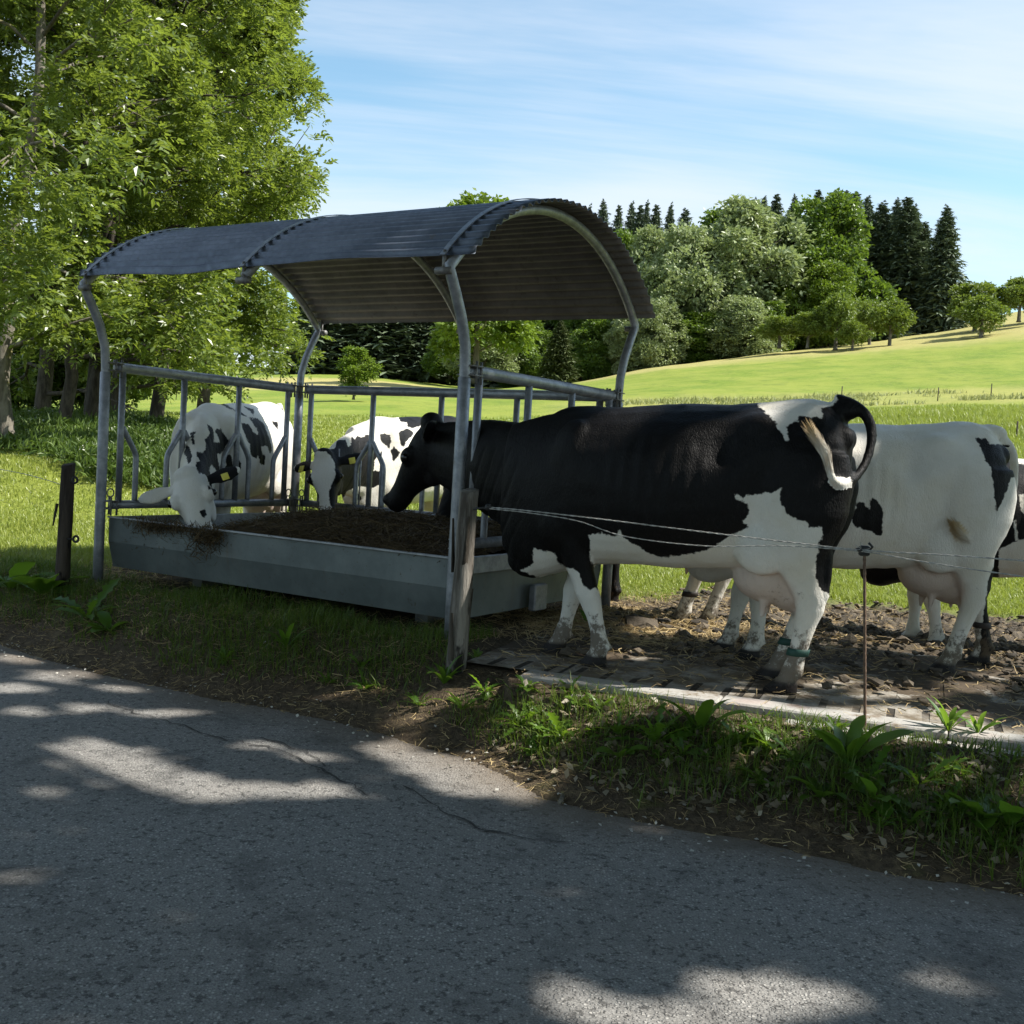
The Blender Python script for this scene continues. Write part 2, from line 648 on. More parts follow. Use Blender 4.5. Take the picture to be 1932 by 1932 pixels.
# ------------------------------------------------------------------ road
def build_road():
    p = np.concatenate([np.arange(-40, -6, 1.0), np.arange(-6, 6, .04), np.arange(6, 41, 1.0)])
    k = np.concatenate([[0, .01, .03, .06], np.linspace(.1, 5.6, 40)])
    Pm, K = np.meshgrid(p, k, indexing='ij')
    edge = road_edge(Pm) + .10 + .05 * (fbm(Pm * 7, Pm * 0, o=3, s=8) - .5)
    Q = edge - K
    X = PO[0] + PD[0] * Pm + QD[0] * Q
    Y = PO[1] + PD[1] * Pm + QD[1] * Q
    Zr = ROAD_Z - .02 * np.exp(-K / .05) + .006 * (fbm(X * .8, Y * .8, o=2, s=6) - .5)
    m, n = X.shape
    i = np.arange(m - 1)[:, None] * n
    j = np.arange(n - 1)[None, :]
    q = np.stack([i + j, i + j + 1, i + n + j + 1, i + n + j], -1).reshape(-1, 4)
    mb = MB()
    mb.add(np.stack([X, Y, Zr], -1), q)
    M = Mat("asphalt")
    P = M.pos()
    v1 = M.n('TexVoronoi', Vector=P, Scale=90.0)
    st = M.step(v1.outputs['Distance'], .28, .5, 1, 0)
    pick = M.step(M.n('SeparateColor', Color=v1.outputs['Color']).outputs[0], .58, .85)
    big = M.noise(.9, P, 5, .62)
    fine = M.noise(190, P, 3, .7)
    c = M.mix(M.step(fine, .3, .7), (.135, .131, .124), (.30, .29, .272))
    c = M.mix(M.math('MULTIPLY', st, M.math('MULTIPLY', pick, .6)), c, (.55, .53, .49))
    c = M.mix(M.step(big, .42, .75, 0, .45), c, (.20, .18, .155))
    c = M.mix(M.step(M.noise(2.6, P, 6, .7, .5), .50, .68, 0, .55), c, (.062, .060, .058))
    c = M.mix(M.step(M.noise(38, P, 4, .75), .54, .62, 0, .8), c, (.055, .053, .05))
    c = M.mix(M.math('MULTIPLY', M.attr('dust'), .75), c, (.15, .115, .08))
    h = M.math('ADD', M.math('MULTIPLY', st, .6), M.math('MULTIPLY', fine, .5))
    o = mb.link('road', M.done(M.bsdf(c, .86, 0, .35, M.bump(h, .006, 1.0))))
    setattr_np(o.data, 'dust', ((1 - sst(.0, .55, K + .3 * (fbm(X * 3, Y * 3, o=3, s=14) - .5)))).ravel())
    tag(o, kind='structure')
    # cracks run in a shaky line a little inside the edge
    Mc = simple_mat("crack_dark", (.022, .021, .02), (.06, .055, .05), 40)
    for pts in ([(195, 1322), (260, 1345), (340, 1366), (410, 1390), (470, 1402), (520, 1412), (585, 1440), (640, 1470), (700, 1500)],
                [(470, 1388), (530, 1400), (575, 1420), (620, 1446)],
                [(760, 1480), (900, 1560), (1080, 1590)]):
        w = [onz(x, y, ROAD_Z + .004) for x, y in pts]
        w = smooth_path(w, 14)
        w[:, :2] += .018 * (np.stack([vn(w[:, 0] * 22, w[:, 1] * 22, s=41), vn(w[:, 0] * 22, w[:, 1] * 22, s=42)], -1) - .5) * 2
        wd = .0022 + .006 * vn(w[:, 0] * 14, w[:, 1] * 14, s=43) ** 2
        wd[0] = wd[-1] = .001
        tg = np.gradient(w, axis=0)
        nn = np.stack([-tg[:, 1], tg[:, 0], 0 * tg[:, 0]], -1)
        nn /= np.linalg.norm(nn, axis=1)[:, None] + 1e-9
        v = np.concatenate([w + nn * wd[:, None], w - nn * wd[:, None]])
        k = len(w)
        a = np.arange(k - 1)
        MB().add(v, np.stack([a, a + 1, a + k + 1, a + k], -1)).link('crack', Mc, o)


build_road()


# ------------------------------------------------------------------ the slab the cows stand on, and its kerb
def build_slab():
    p = np.arange(-.55, 6.5, .045)
    q = np.arange(.17, 2.5, .045)
    Pm, Q = np.meshgrid(p, q, indexing='ij')
    X = PO[0] + PD[0] * Pm + QD[0] * Q
    Y = PO[1] + PD[1] * Pm + QD[1] * Q
    dep = np.clip(fbm(X * 2.2, Y * 2.2, o=4, s=51) - .46, 0, 1) * 2.2 * sst(.25, .8, Q) * (1 - sst(1.85, 2.15, Q))
    z = .002 + .05 * dep * vn(X * 14, Y * 14, s=52) + .004 * vn(X * 5, Y * 5, s=53) - .18 * sst(2.15, 2.45, Q) - .03 * sst(.0, .05, -.5 - Pm)
    m, n = X.shape
    i = np.arange(m - 1)[:, None] * n
    j = np.arange(n - 1)[None, :]
    f = np.stack([i + j, i + n + j, i + n + j + 1, i + j + 1], -1).reshape(-1, 4)
    mb = MB()
    mb.add(np.stack([X, Y, z], -1), f)
    M = Mat("dirty_concrete")
    P = M.pos()
    cc = M.n('CombineXYZ', X=M.attr('sp'), Y=M.attr('sq'), Z=0.0).outputs[0]
    a = M.math('FRACT', M.math('DIVIDE', M.attr('sp'), .15))
    b = M.math('FRACT', M.math('DIVIDE', M.math('SUBTRACT', M.attr('sq'), .12), .40))
    slot = M.math('MULTIPLY', M.step(M.math('ABSOLUTE', M.math('SUBTRACT', a, .5)), .10, .13, 1, 0),
                  M.step(M.math('ABSOLUTE', M.math('SUBTRACT', b, .45)), .26, .29, 1, 0))
    joint = M.step(M.math('ABSOLUTE', M.math('SUBTRACT', M.math('FRACT', M.math('DIVIDE', M.attr('sp'), .9)), .5)), .485, .492)
    slot = M.math('MULTIPLY', slot, M.step(M.attr('sq'), .46, .52, 1, .05))
    slot = M.math('MULTIPLY', slot, M.step(M.noise(4, P, 3), .35, .5, .25, 1))
    slot = M.math('MAXIMUM', slot, joint)
    nn = M.noise(16, P, 5, .65)
    con = M.mix(nn, (.24, .225, .195), (.42, .395, .35))
    con = M.mix(M.step(M.noise(5, P, 5, .7), .35, .62), con, (.15, .120, .082))
    con = M.mix(M.math('MULTIPLY', slot, .93), con, (.022, .018, .013))
    d = M.math('ADD', M.math('ADD', M.attr('dung'), .06), M.math('MULTIPLY', M.math('SUBTRACT', M.noise(9, P, 6, .75, 1.0), .5), 1.1))
    dirt = M.mix(M.noise(45, P, 3), (.038, .029, .02), (.115, .085, .055))
    con = M.mix(M.step(d, .10, .26), con, dirt)
    o = mb.link('paved_stand', M.done(M.bsdf(con, .9, 0, .25, M.bump(M.math('SUBTRACT', nn, slot), .012, .8))))
    setattr_np(o.data, 'sp', Pm.ravel())
    setattr_np(o.data, 'sq', Q.ravel())
    setattr_np(o.data, 'dung', (dep + .10 * sst(.5, 1.2, Q)).ravel())
    tag(o, kind='structure')
    # kerb: upper row of stones with a lower strip in front
    kb = MB()

    def stone(p0, p1, q0, q1, z0, z1):
        o0 = PO + PD * p0 + QD * q0
        o0[2] = z0
        box(kb, o0, PD * (p1 - p0), QD * (q1 - q0), np.array([0, 0, z1 - z0]), .008)
    pp = -.14
    while pp < 6.4:
        L = .98
        dz = float(rng.normal(0, .003))
        stone(pp, pp + L - .006, .015, .17, -.2, .012 + dz)
        stone(pp + .3, pp + .3 + L - .006, -.115, .004, -.25, -.022 + dz)
        pp += L
    K = Mat("kerb_concrete")
    P = K.pos()
    c = K.mix(K.noise(22, P, 5, .7), (.25, .24, .22), (.44, .425, .395))
    c = K.mix(K.step(K.noise(4.5, P, 4, .7), .56, .70), c, (.19, .15, .11))
    red = K.math('MULTIPLY', K.step(K.noise(2.1, P, 2), .52, .66), .3)
    c = K.mix(red, c, (.40, .235, .20))
    o = kb.link('kerb', K.done(K.bsdf(c, .9, 0, .25, K.bump(K.noise(60, P, 4), .004))), smooth=False)
    tag(o, kind='structure')


build_slab()

# ------------------------------------------------------------------ covered feeder
def galv(name, c1, c2, rough=.48, metal=.55):
    m = Mat(name)
    O = m.pos()
    n = m.noise(14, O, 5, .65)
    n2 = m.noise(70, O, 3, .6)
    c = m.mix(m.step(n, .3, .7), c1, c2)
    c = m.mix(m.step(m.noise(5, O, 5, .7), .60, .72, 0, .5), c, (.16, .125, .09))
    r = m.step(n2, .2, .8, rough - .1, rough + .15)
    return m.done(m.bsdf(c, r, metal, .4, m.bump(n2, .0015, .5)))


STEEL = galv("galvanised_steel", (.19, .20, .22), (.32, .33, .355))
BOLT = galv("bolt_steel", (.12, .115, .11), (.25, .24, .23), .55, .5)


def build_feeder():
    L, W, ZR, ZL, ZT = 3.06, 2.0, 1.545, .56, .472
    root = tag(empty('cattle_feeder', fw(0, 0)), 'galvanised covered cattle feeder with a curved corrugated roof over a hay trough', 'cattle feeder')
    X = [-1 * F0[0], -1 * F0[1]]

    def fl(a, b, z):                       # feeder -> root-local
        return U * a + V * b + np.array([0, 0, z])
    # hoops: foot, post, kink, roof arc, and down again
    RC, ZC = 1.62, 2.62 - 1.62

    def arc(v, off=0.0):
        return ZC + math.sqrt(max((RC + off) ** 2 - (v - 1) ** 2, 0))
    roofv = np.linspace(-.205, 2.205, 26)

    def hoop(u, whole):
        left = [(0, -.06), (0, .5), (0, 1.0), (0, 1.54), (-.012, 1.68), (-.06, 1.82), (-.13, 1.95), (-.185, 2.04), (-.205, 2.085)]
        mid = [(v, arc(v)) for v in roofv[1:-1]]
        mb = MB()
        pts = left + mid + [(2 - v, z) for v, z in reversed(left)] if whole else [(roofv[0], arc(roofv[0]))] + mid + [(roofv[-1], arc(roofv[-1]))]
        tube(mb, [fl(u, v, z) for v, z in pts], .031, 14, up=U)
        if whole:                           # thicker sleeve on the lower part of each post
            for v in (0, W):
                tube(mb, [fl(u, v, z) for z in (-.06, .3, .9, 1.50, 1.505)], [.0365, .0365, .0365, .0365, .031], 14, up=U)
                box(mb, fl(u - .07, v - .07, -.065), U * .14, V * .14, np.array([0, 0, .014]))
        return mb.link('hoop', STEEL, root)
    hoop(0, True)
    hoop(1.53, False)
    hoop(L, True)

    # corrugated roof
    pitch, amp = .0775, .0105
    s_tot = (RC + .045) * 2 * math.asin(1.215 / (RC + .045))
    ns = int(s_tot / pitch * 9)
    us = np.concatenate([np.linspace(-.075, 3.215, 60)])
    th0 = math.asin(1.215 / (RC + .045))
    th = np.linspace(-th0, th0, ns)
    T, Ug = np.meshgrid(th, us, indexing='ij')
    wob = .006 * (fbm(Ug * 1.5, T * 3, o=3, s=61) - .5)
    dent = -.030 * np.exp(-((Ug - .95) / .35) ** 2) * np.exp(-((T + th0) / .10) ** 2) + .018 * np.exp(-((Ug - 2.3) / .4) ** 2) * np.exp(-((T + th0) / .10) ** 2)
    lap = .006 * sst(.002, .006, np.abs(T - .30)) * (T > .30)
    Rr = RC + .046 + amp * np.sin(2 * math.pi * T * (RC + .045) / pitch) + wob + dent + lap
    edge_u = Ug + .012 * (vn(T * 9, T * 0, s=62) - .5) * np.sign(Ug - 1.5) * (np.abs(Ug - 1.57) > 1.6)
    top = MB()
    secs = [np.stack([1 + (Rr - o) * np.sin(T), ZC + (Rr - o) * np.cos(T)], -1) for o in (0, .0025)]
    m, n = T.shape
    vs = [U[None, None] * edge_u[..., None] + V[None, None] * S[..., :1] + np.array([0, 0, 1.]) * S[..., 1:] for S in secs]
    i = np.arange(m - 1)[:, None] * n
    j = np.arange(n - 1)[None, :]
    f = np.stack([i + j, i + n + j, i + n + j + 1, i + j + 1], -1).reshape(-1, 4)
    top.add(vs[0], f, m=0)
    top.add(vs[1], f[:, ::-1], m=1)
    rim = []
    for ring in (np.arange(n), (m - 1) * n + np.arange(n), np.arange(m) * n, np.arange(m) * n + n - 1):
        a, b = ring[:-1], ring[1:]
        rim.append(np.stack([a, b, b + m * n, a + m * n], -1))
    top.q.append(np.concatenate(rim))
    top.mq.append(np.zeros(sum(len(r) for r in rim)))
    mt = Mat("roof_sheet")
    O = mt.pos()
    c = mt.mix(mt.step(mt.noise(3, O, 5, .7), .3, .7), (.085, .10, .13), (.15, .17, .21))
    c = mt.mix(mt.step(mt.noise(9, O, 5, .75), .60, .72, 0, .6), c, (.11, .10, .095))
    topm = mt.done(mt.bsdf(c, mt.step(mt.noise(30, O, 3), .3, .7, .34, .55), .55, .4))
    mu = Mat("roof_underside")
    O = mu.pos()
    c = mu.mix(mu.step(mu.noise(2.2, O, 5, .7), .3, .7), (.25, .228, .205), (.155, .14, .125))
    c = mu.mix(mu.step(mu.noise(14, O, 5, .75), .55, .72, 0, .6), c, (.10, .085, .07))
    undm = mu.done(mu.bsdf(c, .7, .25, .35))
    roof = top.link('roof', [topm, undm], root)
    for u in (.03, 1.53, 3.03):             # flat hold-down straps with a bolt at either end
        mb = MB()
        vv = np.linspace(-1.235 / (RC + .06), 1.235 / (RC + .06), 40)
        secs = []
        for a in np.arcsin(np.clip(vv, -1, 1)):
            d = np.array([math.sin(a), math.cos(a)])
            b = np.array([1, ZC])
            ring = []
            for du, dr in ((-.018, .060), (.018, .060), (.018, .066), (-.018, .066)):
                k = b + d * (RC + dr)
                ring.append(fl(u + du, k[0], k[1]))
            secs.append(ring)
        v, q, t = loft(secs)
        mb.add(v, q, t)
        st = mb.link('strap', STEEL, roof, smooth=False)
        for sg in (-1, 1):
            bm = MB()
            vp = 1 + sg * 1.215
            tube(bm, [fl(u, vp, arc(1 + sg * 1.2) - .05), fl(u, vp, arc(1 + sg * 1.2) + .085)], .011, 8, up=U)
            tube(bm, [fl(u - .05, vp, 2.06), fl(u + .05, vp, 2.06)], .022, 10)
            bm.link('end_bolt', BOLT, roof)

    # feed fronts on three sides
    ZB = 1.12

    def front(name, org, d, ln, posts, first_half, last_half):
        """rails and uprights along d"""
        P = lambda s, z: org + d * s + np.array([0, 0, z])
        nrm = np.array([-d[1], d[0], 0])
        mb = MB()
        tube(mb, [P(.095, ZR), P(.10, ZR), P(.101, ZR), P(ln - .101, ZR), P(ln - .10, ZR), P(ln - .095, ZR)], [.040, .040, .037, .037, .040, .040], 14, up=nrm)
        fr = mb.link(name, STEEL, root)
        lo = MB()
        tube(lo, [P(.095, ZL), P(ln - .095, ZL)], .031, 14, up=nrm)
        lo.link('lower_rail', STEEL, fr)
        for k, s in enumerate(posts):
            b = MB()
            tube(b, [P(s, ZL), P(s, ZR)], .0235, 12, up=nrm)
            b.link('upright', STEEL, fr)
            for sg in (-1, 1):
                if (k == 0 and sg < 0) or (k == len(posts) - 1 and sg > 0):
                    continue
                b = MB()
                w = smooth_path([P(s + sg * .015, ZB), P(s + sg * .06, ZB - .07), P(s + sg * .118, ZB - .155), P(s + sg * .14, ZB - .21),
                                 P(s + sg * .143, ZB - .30), P(s + sg * .143, ZL)], 5)
                tube(b, w, .021, 12, up=nrm)
                b.link('bent_bar', STEEL, fr)
        return fr
    vs_ = [.15, .72, 1.29, 1.86]
    front('feed_barrier', fl(0, 0, 0), V, W, vs_, 1, 1)
    bk = front('feed_barrier', fl(0, W, 0), U, L, [.14, .82, 1.51, 2.21, 2.91], 1, 1)
    front('feed_barrier', fl(L, 0, 0), V, W, vs_, 1, 1)
    for s in (.48, .72, .93, 1.18):
        b = MB()
        tube(b, [fl(s, W, ZL), fl(s, W, 1.05)], .006, 8, up=U)
        b.link('rod', STEEL, bk)
    for s in (.72, .86):                     # white sleeves on the lower back rail
        b = MB()
        tube(b, [fl(s - .05, W, ZL), fl(s + .05, W, ZL)], .034, 14, up=V)
    # clamps where rails meet the posts
    for (a, b_, d) in ((0, 0, V), (0, W, -V), (0, W, U), (L, W, -U), (L, W, -V), (L, 0, V)):
        for z in (ZR, ZL):
            mb = MB()
            c = fl(a, b_, z)
            nrm = np.array([-d[1], d[0], 0])
            for dz in (-.03, .022):
                box(mb, c - nrm * .05 + np.array([0, 0, dz]), d * .12, nrm * .10, np.array([0, 0, .008]))
            for sgn in (-1, 1):
                for s in (.055, .105):
                    k = c + d * s + nrm * sgn * .042
                    tube(mb, [k + np.array([0, 0, -.075]), k + np.array([0, 0, .055])], .0075, 8, up=d)
            if z == ZL:
                ang = np.linspace(0, 2 * math.pi, 12)
                cc = c + d * .08 + np.array([0, 0, .085])
                tube(mb, [cc + d * .03 * math.cos(t_) + np.array([0, 0, .03 * math.sin(t_)]) for t_ in ang], .0055, 6, up=nrm)
            mb.link('clamp', BOLT, root)

    # trough
    TM = Mat("trough_paint")
    O = TM.pos()
    c = TM.mix(TM.step(TM.noise(2.5, O, 5, .65), .3, .7), (.098, .115, .115), (.160, .180, .178))
    streak = TM.noise(10, O, 5, .7, scl=(1, 1, .12))
    c = TM.mix(TM.step(streak, .56, .72, 0, .55), c, (.13, .115, .095))
    c = TM.mix(TM.step(TM.noise(22, O, 5, .8), .60, .70, 0, .85), c, (.075, .055, .035))
    tm = TM.done(TM.bsdf(c, .55, .35, .4))
    TD = simple_mat("trough_dark", (.10, .10, .095), (.18, .175, .165), 6, .7, .25)
    tr = MB()
    T = .006
    # outline section across (v, z), open at the top
    sec = [(.055, ZT), (.055, .30), (.105, .115), (1.895, .115), (1.945, .30), (1.945, ZT)]
    inner = [(.061, ZT), (.061, .302), (.109, .121), (1.891, .121), (1.939, .302), (1.939, ZT)]
    u0, u1 = .035, L - .035
    ring = [fl(0, v, z) for v, z in sec] + [fl(0, v, z) for v, z in reversed(inner)]
    ring = np.array(ring)
    # straight-edged shell: front/bottom/back as separate plates so that creases stay sharp
    for k in range(5):
        a, b = np.array(sec[k]), np.array(sec[k + 1])
        e, g = np.array(inner[k]), np.array(inner[k + 1])
        v8 = [fl(u, *x) for u in (u0, u1) for x in (a, b, g, e)]
        tr.add(v8, [(0, 1, 2, 3), (4, 7, 6, 5), (0, 4, 5, 1), (1, 5, 6, 2), (2, 6, 7, 3), (3, 7, 4, 0)])
    for u in (u0 - T, u1):
        poly = [fl(u, v, z) for v, z in sec] + [fl(u + T, v, z) for v, z in sec]
        tr.add(poly, [(0, 1, 4, 5), (1, 2, 3, 4), (11, 10, 7, 6), (10, 9, 8, 7), (0, 6, 7, 1), (1, 7, 8, 2), (2, 8, 9, 3), (3, 9, 10, 4), (4, 10, 11, 5), (5, 11, 6, 0)])
    trough = tr.link('trough', tm, root, smooth=False)
    ed = MB()
    for (v, dv) in ((.030, .034), (1.936, .034)):   # folded rims
        box(ed, fl(u0, v, ZT - .002), U * (u1 - u0), V * dv, np.array([0, 0, .012]), .003)
    for u in (u0 - .03, u1 - .004):
        box(ed, fl(u, .07, ZT - .095), U * .034, V * 1.86, np.array([0, 0, .1]), .004)
    ed.link('rim', galv("rim_steel", (.24, .25, .26), (.38, .39, .40), .5, .4), trough, smooth=False)
    for u in (.5, 2.5):
        sk = MB()
        box(sk, fl(u, .42, -.03), U * .10, V * 1.2, np.array([0, 0, .153]), .005)
        sk.link('skid', TD, trough, smooth=False)
    br = MB()
    box(br, fl(L + .004, .86, .10), U * .05, V * .16, np.array([0, 0, .17]), .008)
    br.link('lifting_pocket', STEEL, trough, smooth=False)
    return root


FEEDER = build_feeder()


# ------------------------------------------------------------------ hay in the trough
def strands(N, centre, spread, ln, wd, zfun=None, flat=.25, curve=.3, mb=None, seed=3):
    """thin bent straws: two-segment strips"""
    g = np.random.default_rng(seed)
    mb = mb or MB()
    P = centre(N, g)
    a = g.uniform(0, 2 * math.pi, N)
    e = g.normal(0, flat, N)
    d = np.stack([np.cos(a) * np.cos(e), np.sin(a) * np.cos(e), np.sin(e)], -1)
    l = ln * g.uniform(.5, 1.3, N)
    b = g.normal(0, curve, (N, 3)) * l[:, None]
    p0 = P - d * l[:, None] * .5
    p2 = P + d * l[:, None] * .5
    p1 = P + b * .35
    s = np.cross(d, np.array([0, 0, 1.]) + g.normal(0, .5, (N, 3)))
    s /= np.linalg.norm(s, axis=1)[:, None] + 1e-9
    w = wd * g.uniform(.6, 1.4, N)[:, None]
    v = np.stack([p0 - s * w * .5, p0 + s * w * .5, p1 - s * w * .5, p1 + s * w * .5, p2 - s * w * .3, p2 + s * w * .3], 1)
    k = np.arange(N)[:, None] * 6
    q = np.concatenate([k + np.array([[0, 1, 3, 2]]), k + np.array([[2, 3, 5, 4]])])
    mb.add(v, q, None, np.repeat(g.uniform(0, 1, N), 6))
    return mb


STRAW = leaf_mat("straw", (.27, .19, .095), (.50, .39, .20), (.40, .30, .14), .15, .7, .2)
HAYM = leaf_mat("hay", (.050, .036, .021), (.14, .10, .052), (.10, .07, .03), .12, .8, .15)


def hay_h(u, v):
    h = .31 + .27 * sst(.6, 1.3, u) * (1 - sst(2.75, 3.0, u) * .25) * (1 - .45 * np.abs(v - 1.0) ** 2)
    return h + .10 * (fbm(u * 3, v * 3, o=4, s=71) - .5) + .04 * (vn(u * 19, v * 19, s=72) - .5)


def build_hay():
    u = np.linspace(.06, 2.99, 130)
    v = np.linspace(.07, 1.93, 90)
    Ug, Vg = np.meshgrid(u, v, indexing='ij')
    H = np.minimum(hay_h(Ug, Vg), .60)
    lo = np.where((Vg < .12) | (Vg > 1.88), .45, 9)
    H = np.minimum(H, lo)
    P = F0 + Ug[..., None] * U + Vg[..., None] * V + H[..., None] * np.array([0, 0, 1.])
    m, n = Ug.shape
    i = np.arange(m - 1)[:, None] * n
    j = np.arange(n - 1)[None, :]
    mb = MB()
    mb.add(P, np.stack([i + j, i + n + j, i + n + j + 1, i + j + 1], -1).reshape(-1, 4), None, .2)

    def c1(N, g):
        uu, vv = g.uniform(.08, 2.97, N), g.uniform(.08, 1.92, N)
        z = np.minimum(hay_h(uu, vv), .60) + g.uniform(-.01, .03, N)
        return F0 + uu[:, None] * U + vv[:, None] * V + z[:, None] * np.array([0, 0, 1.])
    strands(14000, c1, 0, .16, .0042, mb=mb, seed=5)

    def c2(N, g):                     # wisps hanging over the front edge
        k = g.integers(0, 4, N)
        cu = np.array([.50, .98, 1.12, .72])[k] + g.normal(0, 1, N) * np.array([.12, .06, .05, .12])[k]
        z = .478 - np.abs(g.normal(0, 1, N)) * np.array([.035, .09, .06, .02])[k]
        vv = .045 - .03 * (z < .47) + g.normal(0, .012, N)
        return F0 + cu[:, None] * U + vv[:, None] * V + z[:, None] * np.array([0, 0, 1.])
    strands(900, c2, 0, .11, .004, flat=.7, mb=mb, seed=6)
    o = mb.link('hay', HAYM)
    tag(o, 'dark brown hay heaped in the trough and hanging over its front edge', 'hay', kind='stuff')


build_hay()

# ------------------------------------------------------------------ cows
def cow_mat(name, white=(.66, .635, .585), black=(.0062, .0058, .006)):
    M = Mat(name)
    O = M.obj()
    f = M.attr('fur')
    n = M.math('SUBTRACT', M.noise(34, O, 4, .7), .5)
    n2 = M.math('SUBTRACT', M.noise(9, O, 3, .6), .5)
    f = M.math('ADD', f, M.math('ADD', M.math('MULTIPLY', n, .035), M.math('MULTIPLY', n2, .03)))
    k = M.step(f, -.004, .004)
    tone = M.noise(3.2, O, 4, .6)
    hair = M.noise(60, O, 3, .65, scl=(1, 1, .35))
    w = M.mix(M.step(tone, .35, .7), white, tuple(c * m for c, m in zip(white, (.90, .87, .80))))
    w = M.mix(M.math('MULTIPLY', M.step(hair, .55, .8), .25), w, tuple(c * .72 for c in white))
    b = M.mix(M.step(hair, .5, .8), black, tuple(c * 2.0 for c in black))
    pink = (.44, .30, .235)
    w = M.mix(M.attr('pink'), w, pink)
    c = M.mix(k, w, b)
    c = M.mix(M.math('MULTIPLY', M.attr('gold'), .85), c, (.42, .30, .14))
    d = M.math('ADD', M.attr('dirt'), M.math('MULTIPLY', M.math('SUBTRACT', M.noise(15, O, 5, .75), .5), 1.3))
    c = M.mix(M.step(d, .42, .62, 0, .88), c, (.085, .062, .040))
    c = M.mix(M.attr('dark'), c, (.016, .013, .012))
    h = M.math('ADD', M.math('MULTIPLY', hair, .6), M.noise(150, O, 2, .6, scl=(1, 1, .4)))
    return M.done(M.bsdf(c, M.math('SUBTRACT', .62, M.math('MULTIPLY', k, .10)), 0, M.math('SUBTRACT', .30, M.math('MULTIPLY', k, .17)), M.bump(h, .006, .7)))


EYE = simple_mat("eye_dark", (.006, .005, .005), (.012, .01, .009), 5, .08, 0, .6)
TAGM = simple_mat("tag_yellow", (.55, .47, .05), (.72, .62, .10), 9, .5)
HAIR = leaf_mat("switch_hair", (.52, .47, .40), (.42, .29, .13), (.3, .22, .12), .1, .6, .3)
BANDG = simple_mat("band_green", (.008, .040, .032), (.014, .060, .046), 20, .6)
BANDD = simple_mat("band_dark", (.02, .017, .015), (.045, .035, .03), 20, .7)

BODY = [  # x, top, bottom, half width, height of the widest line
    (-.835, 1.27, 1.08, .060, .5), (-.815, 1.31, .95, .135, .58), (-.77, 1.385, .82, .200, .60), (-.71, 1.43, .72, .240, .60), (-.64, 1.445, .65, .262, .60),
    (-.55, 1.440, .615, .272, .62), (-.42, 1.420, .59, .272, .60), (-.25, 1.405, .57, .295, .50), (-.05, 1.400, .555, .330, .46),
    (.12, 1.392, .55, .340, .46), (.28, 1.375, .545, .325, .48), (.42, 1.365, .53, .295, .52), (.54, 1.36, .50, .265, .52),
    (.66, 1.335, .455, .235, .50), (.76, 1.31, .43, .205, .50), (.86, 1.28, .465, .170, .52), (.95, 1.255, .56, .130, .55)]
LEGF = [(.50, .92, .125, .075), (.515, .76, .120, .088), (.51, .64, .098, .080), (.495, .52, .078, .066), (.475, .43, .066, .056), (.462, .37, .067, .060),
        (.452, .325, .056, .050), (.440, .26, .044, .040), (.430, .19, .041, .038), (.425, .135, .049, .046), (.432, .095, .044, .042),
        (.445, .062, .056, .051), (.455, .02, .070, .056), (.457, 0, .072, .057)]
LEGH = [(-.60, 1.18, .25, .10), (-.615, 1.02, .265, .125), (-.625, .88, .235, .125), (-.625, .75, .18, .108), (-.640, .64, .125, .085), (-.672, .55, .093, .066),
        (-.704, .475, .080, .056), (-.708, .42, .068, .052), (-.690, .345, .052, .044), (-.672, .25, .046, .041), (-.655, .165, .047, .043),
        (-.648, .125, .054, .048), (-.632, .09, .048, .044), (-.612, .06, .060, .053), (-.598, .02, .078, .058), (-.595, 0, .080, .059)]


def sdpoly(p, poly):
    """signed distance of points p to a polygon: negative inside"""
    poly = np.asarray(poly, float)
    a, b = poly, np.roll(poly, -1, 0)
    d = np.full(len(p), 1e9)
    ins = np.zeros(len(p), bool)
    for k in range(len(a)):
        e = b[k] - a[k]
        w = p - a[k]
        t = np.clip((w @ e) / max(e @ e, 1e-9), 0, 1)
        d = np.minimum(d, np.hypot(*(w - t[:, None] * e).T))
        c1, c2 = a[k, 1] <= p[:, 1], b[k, 1] <= p[:, 1]
        cr = e[0] * w[:, 1] - e[1] * w[:, 0]
        ins ^= (c1 & ~c2 & (cr > 0)) | (~c1 & c2 & (cr < 0))
    return np.where(ins, -d, d)


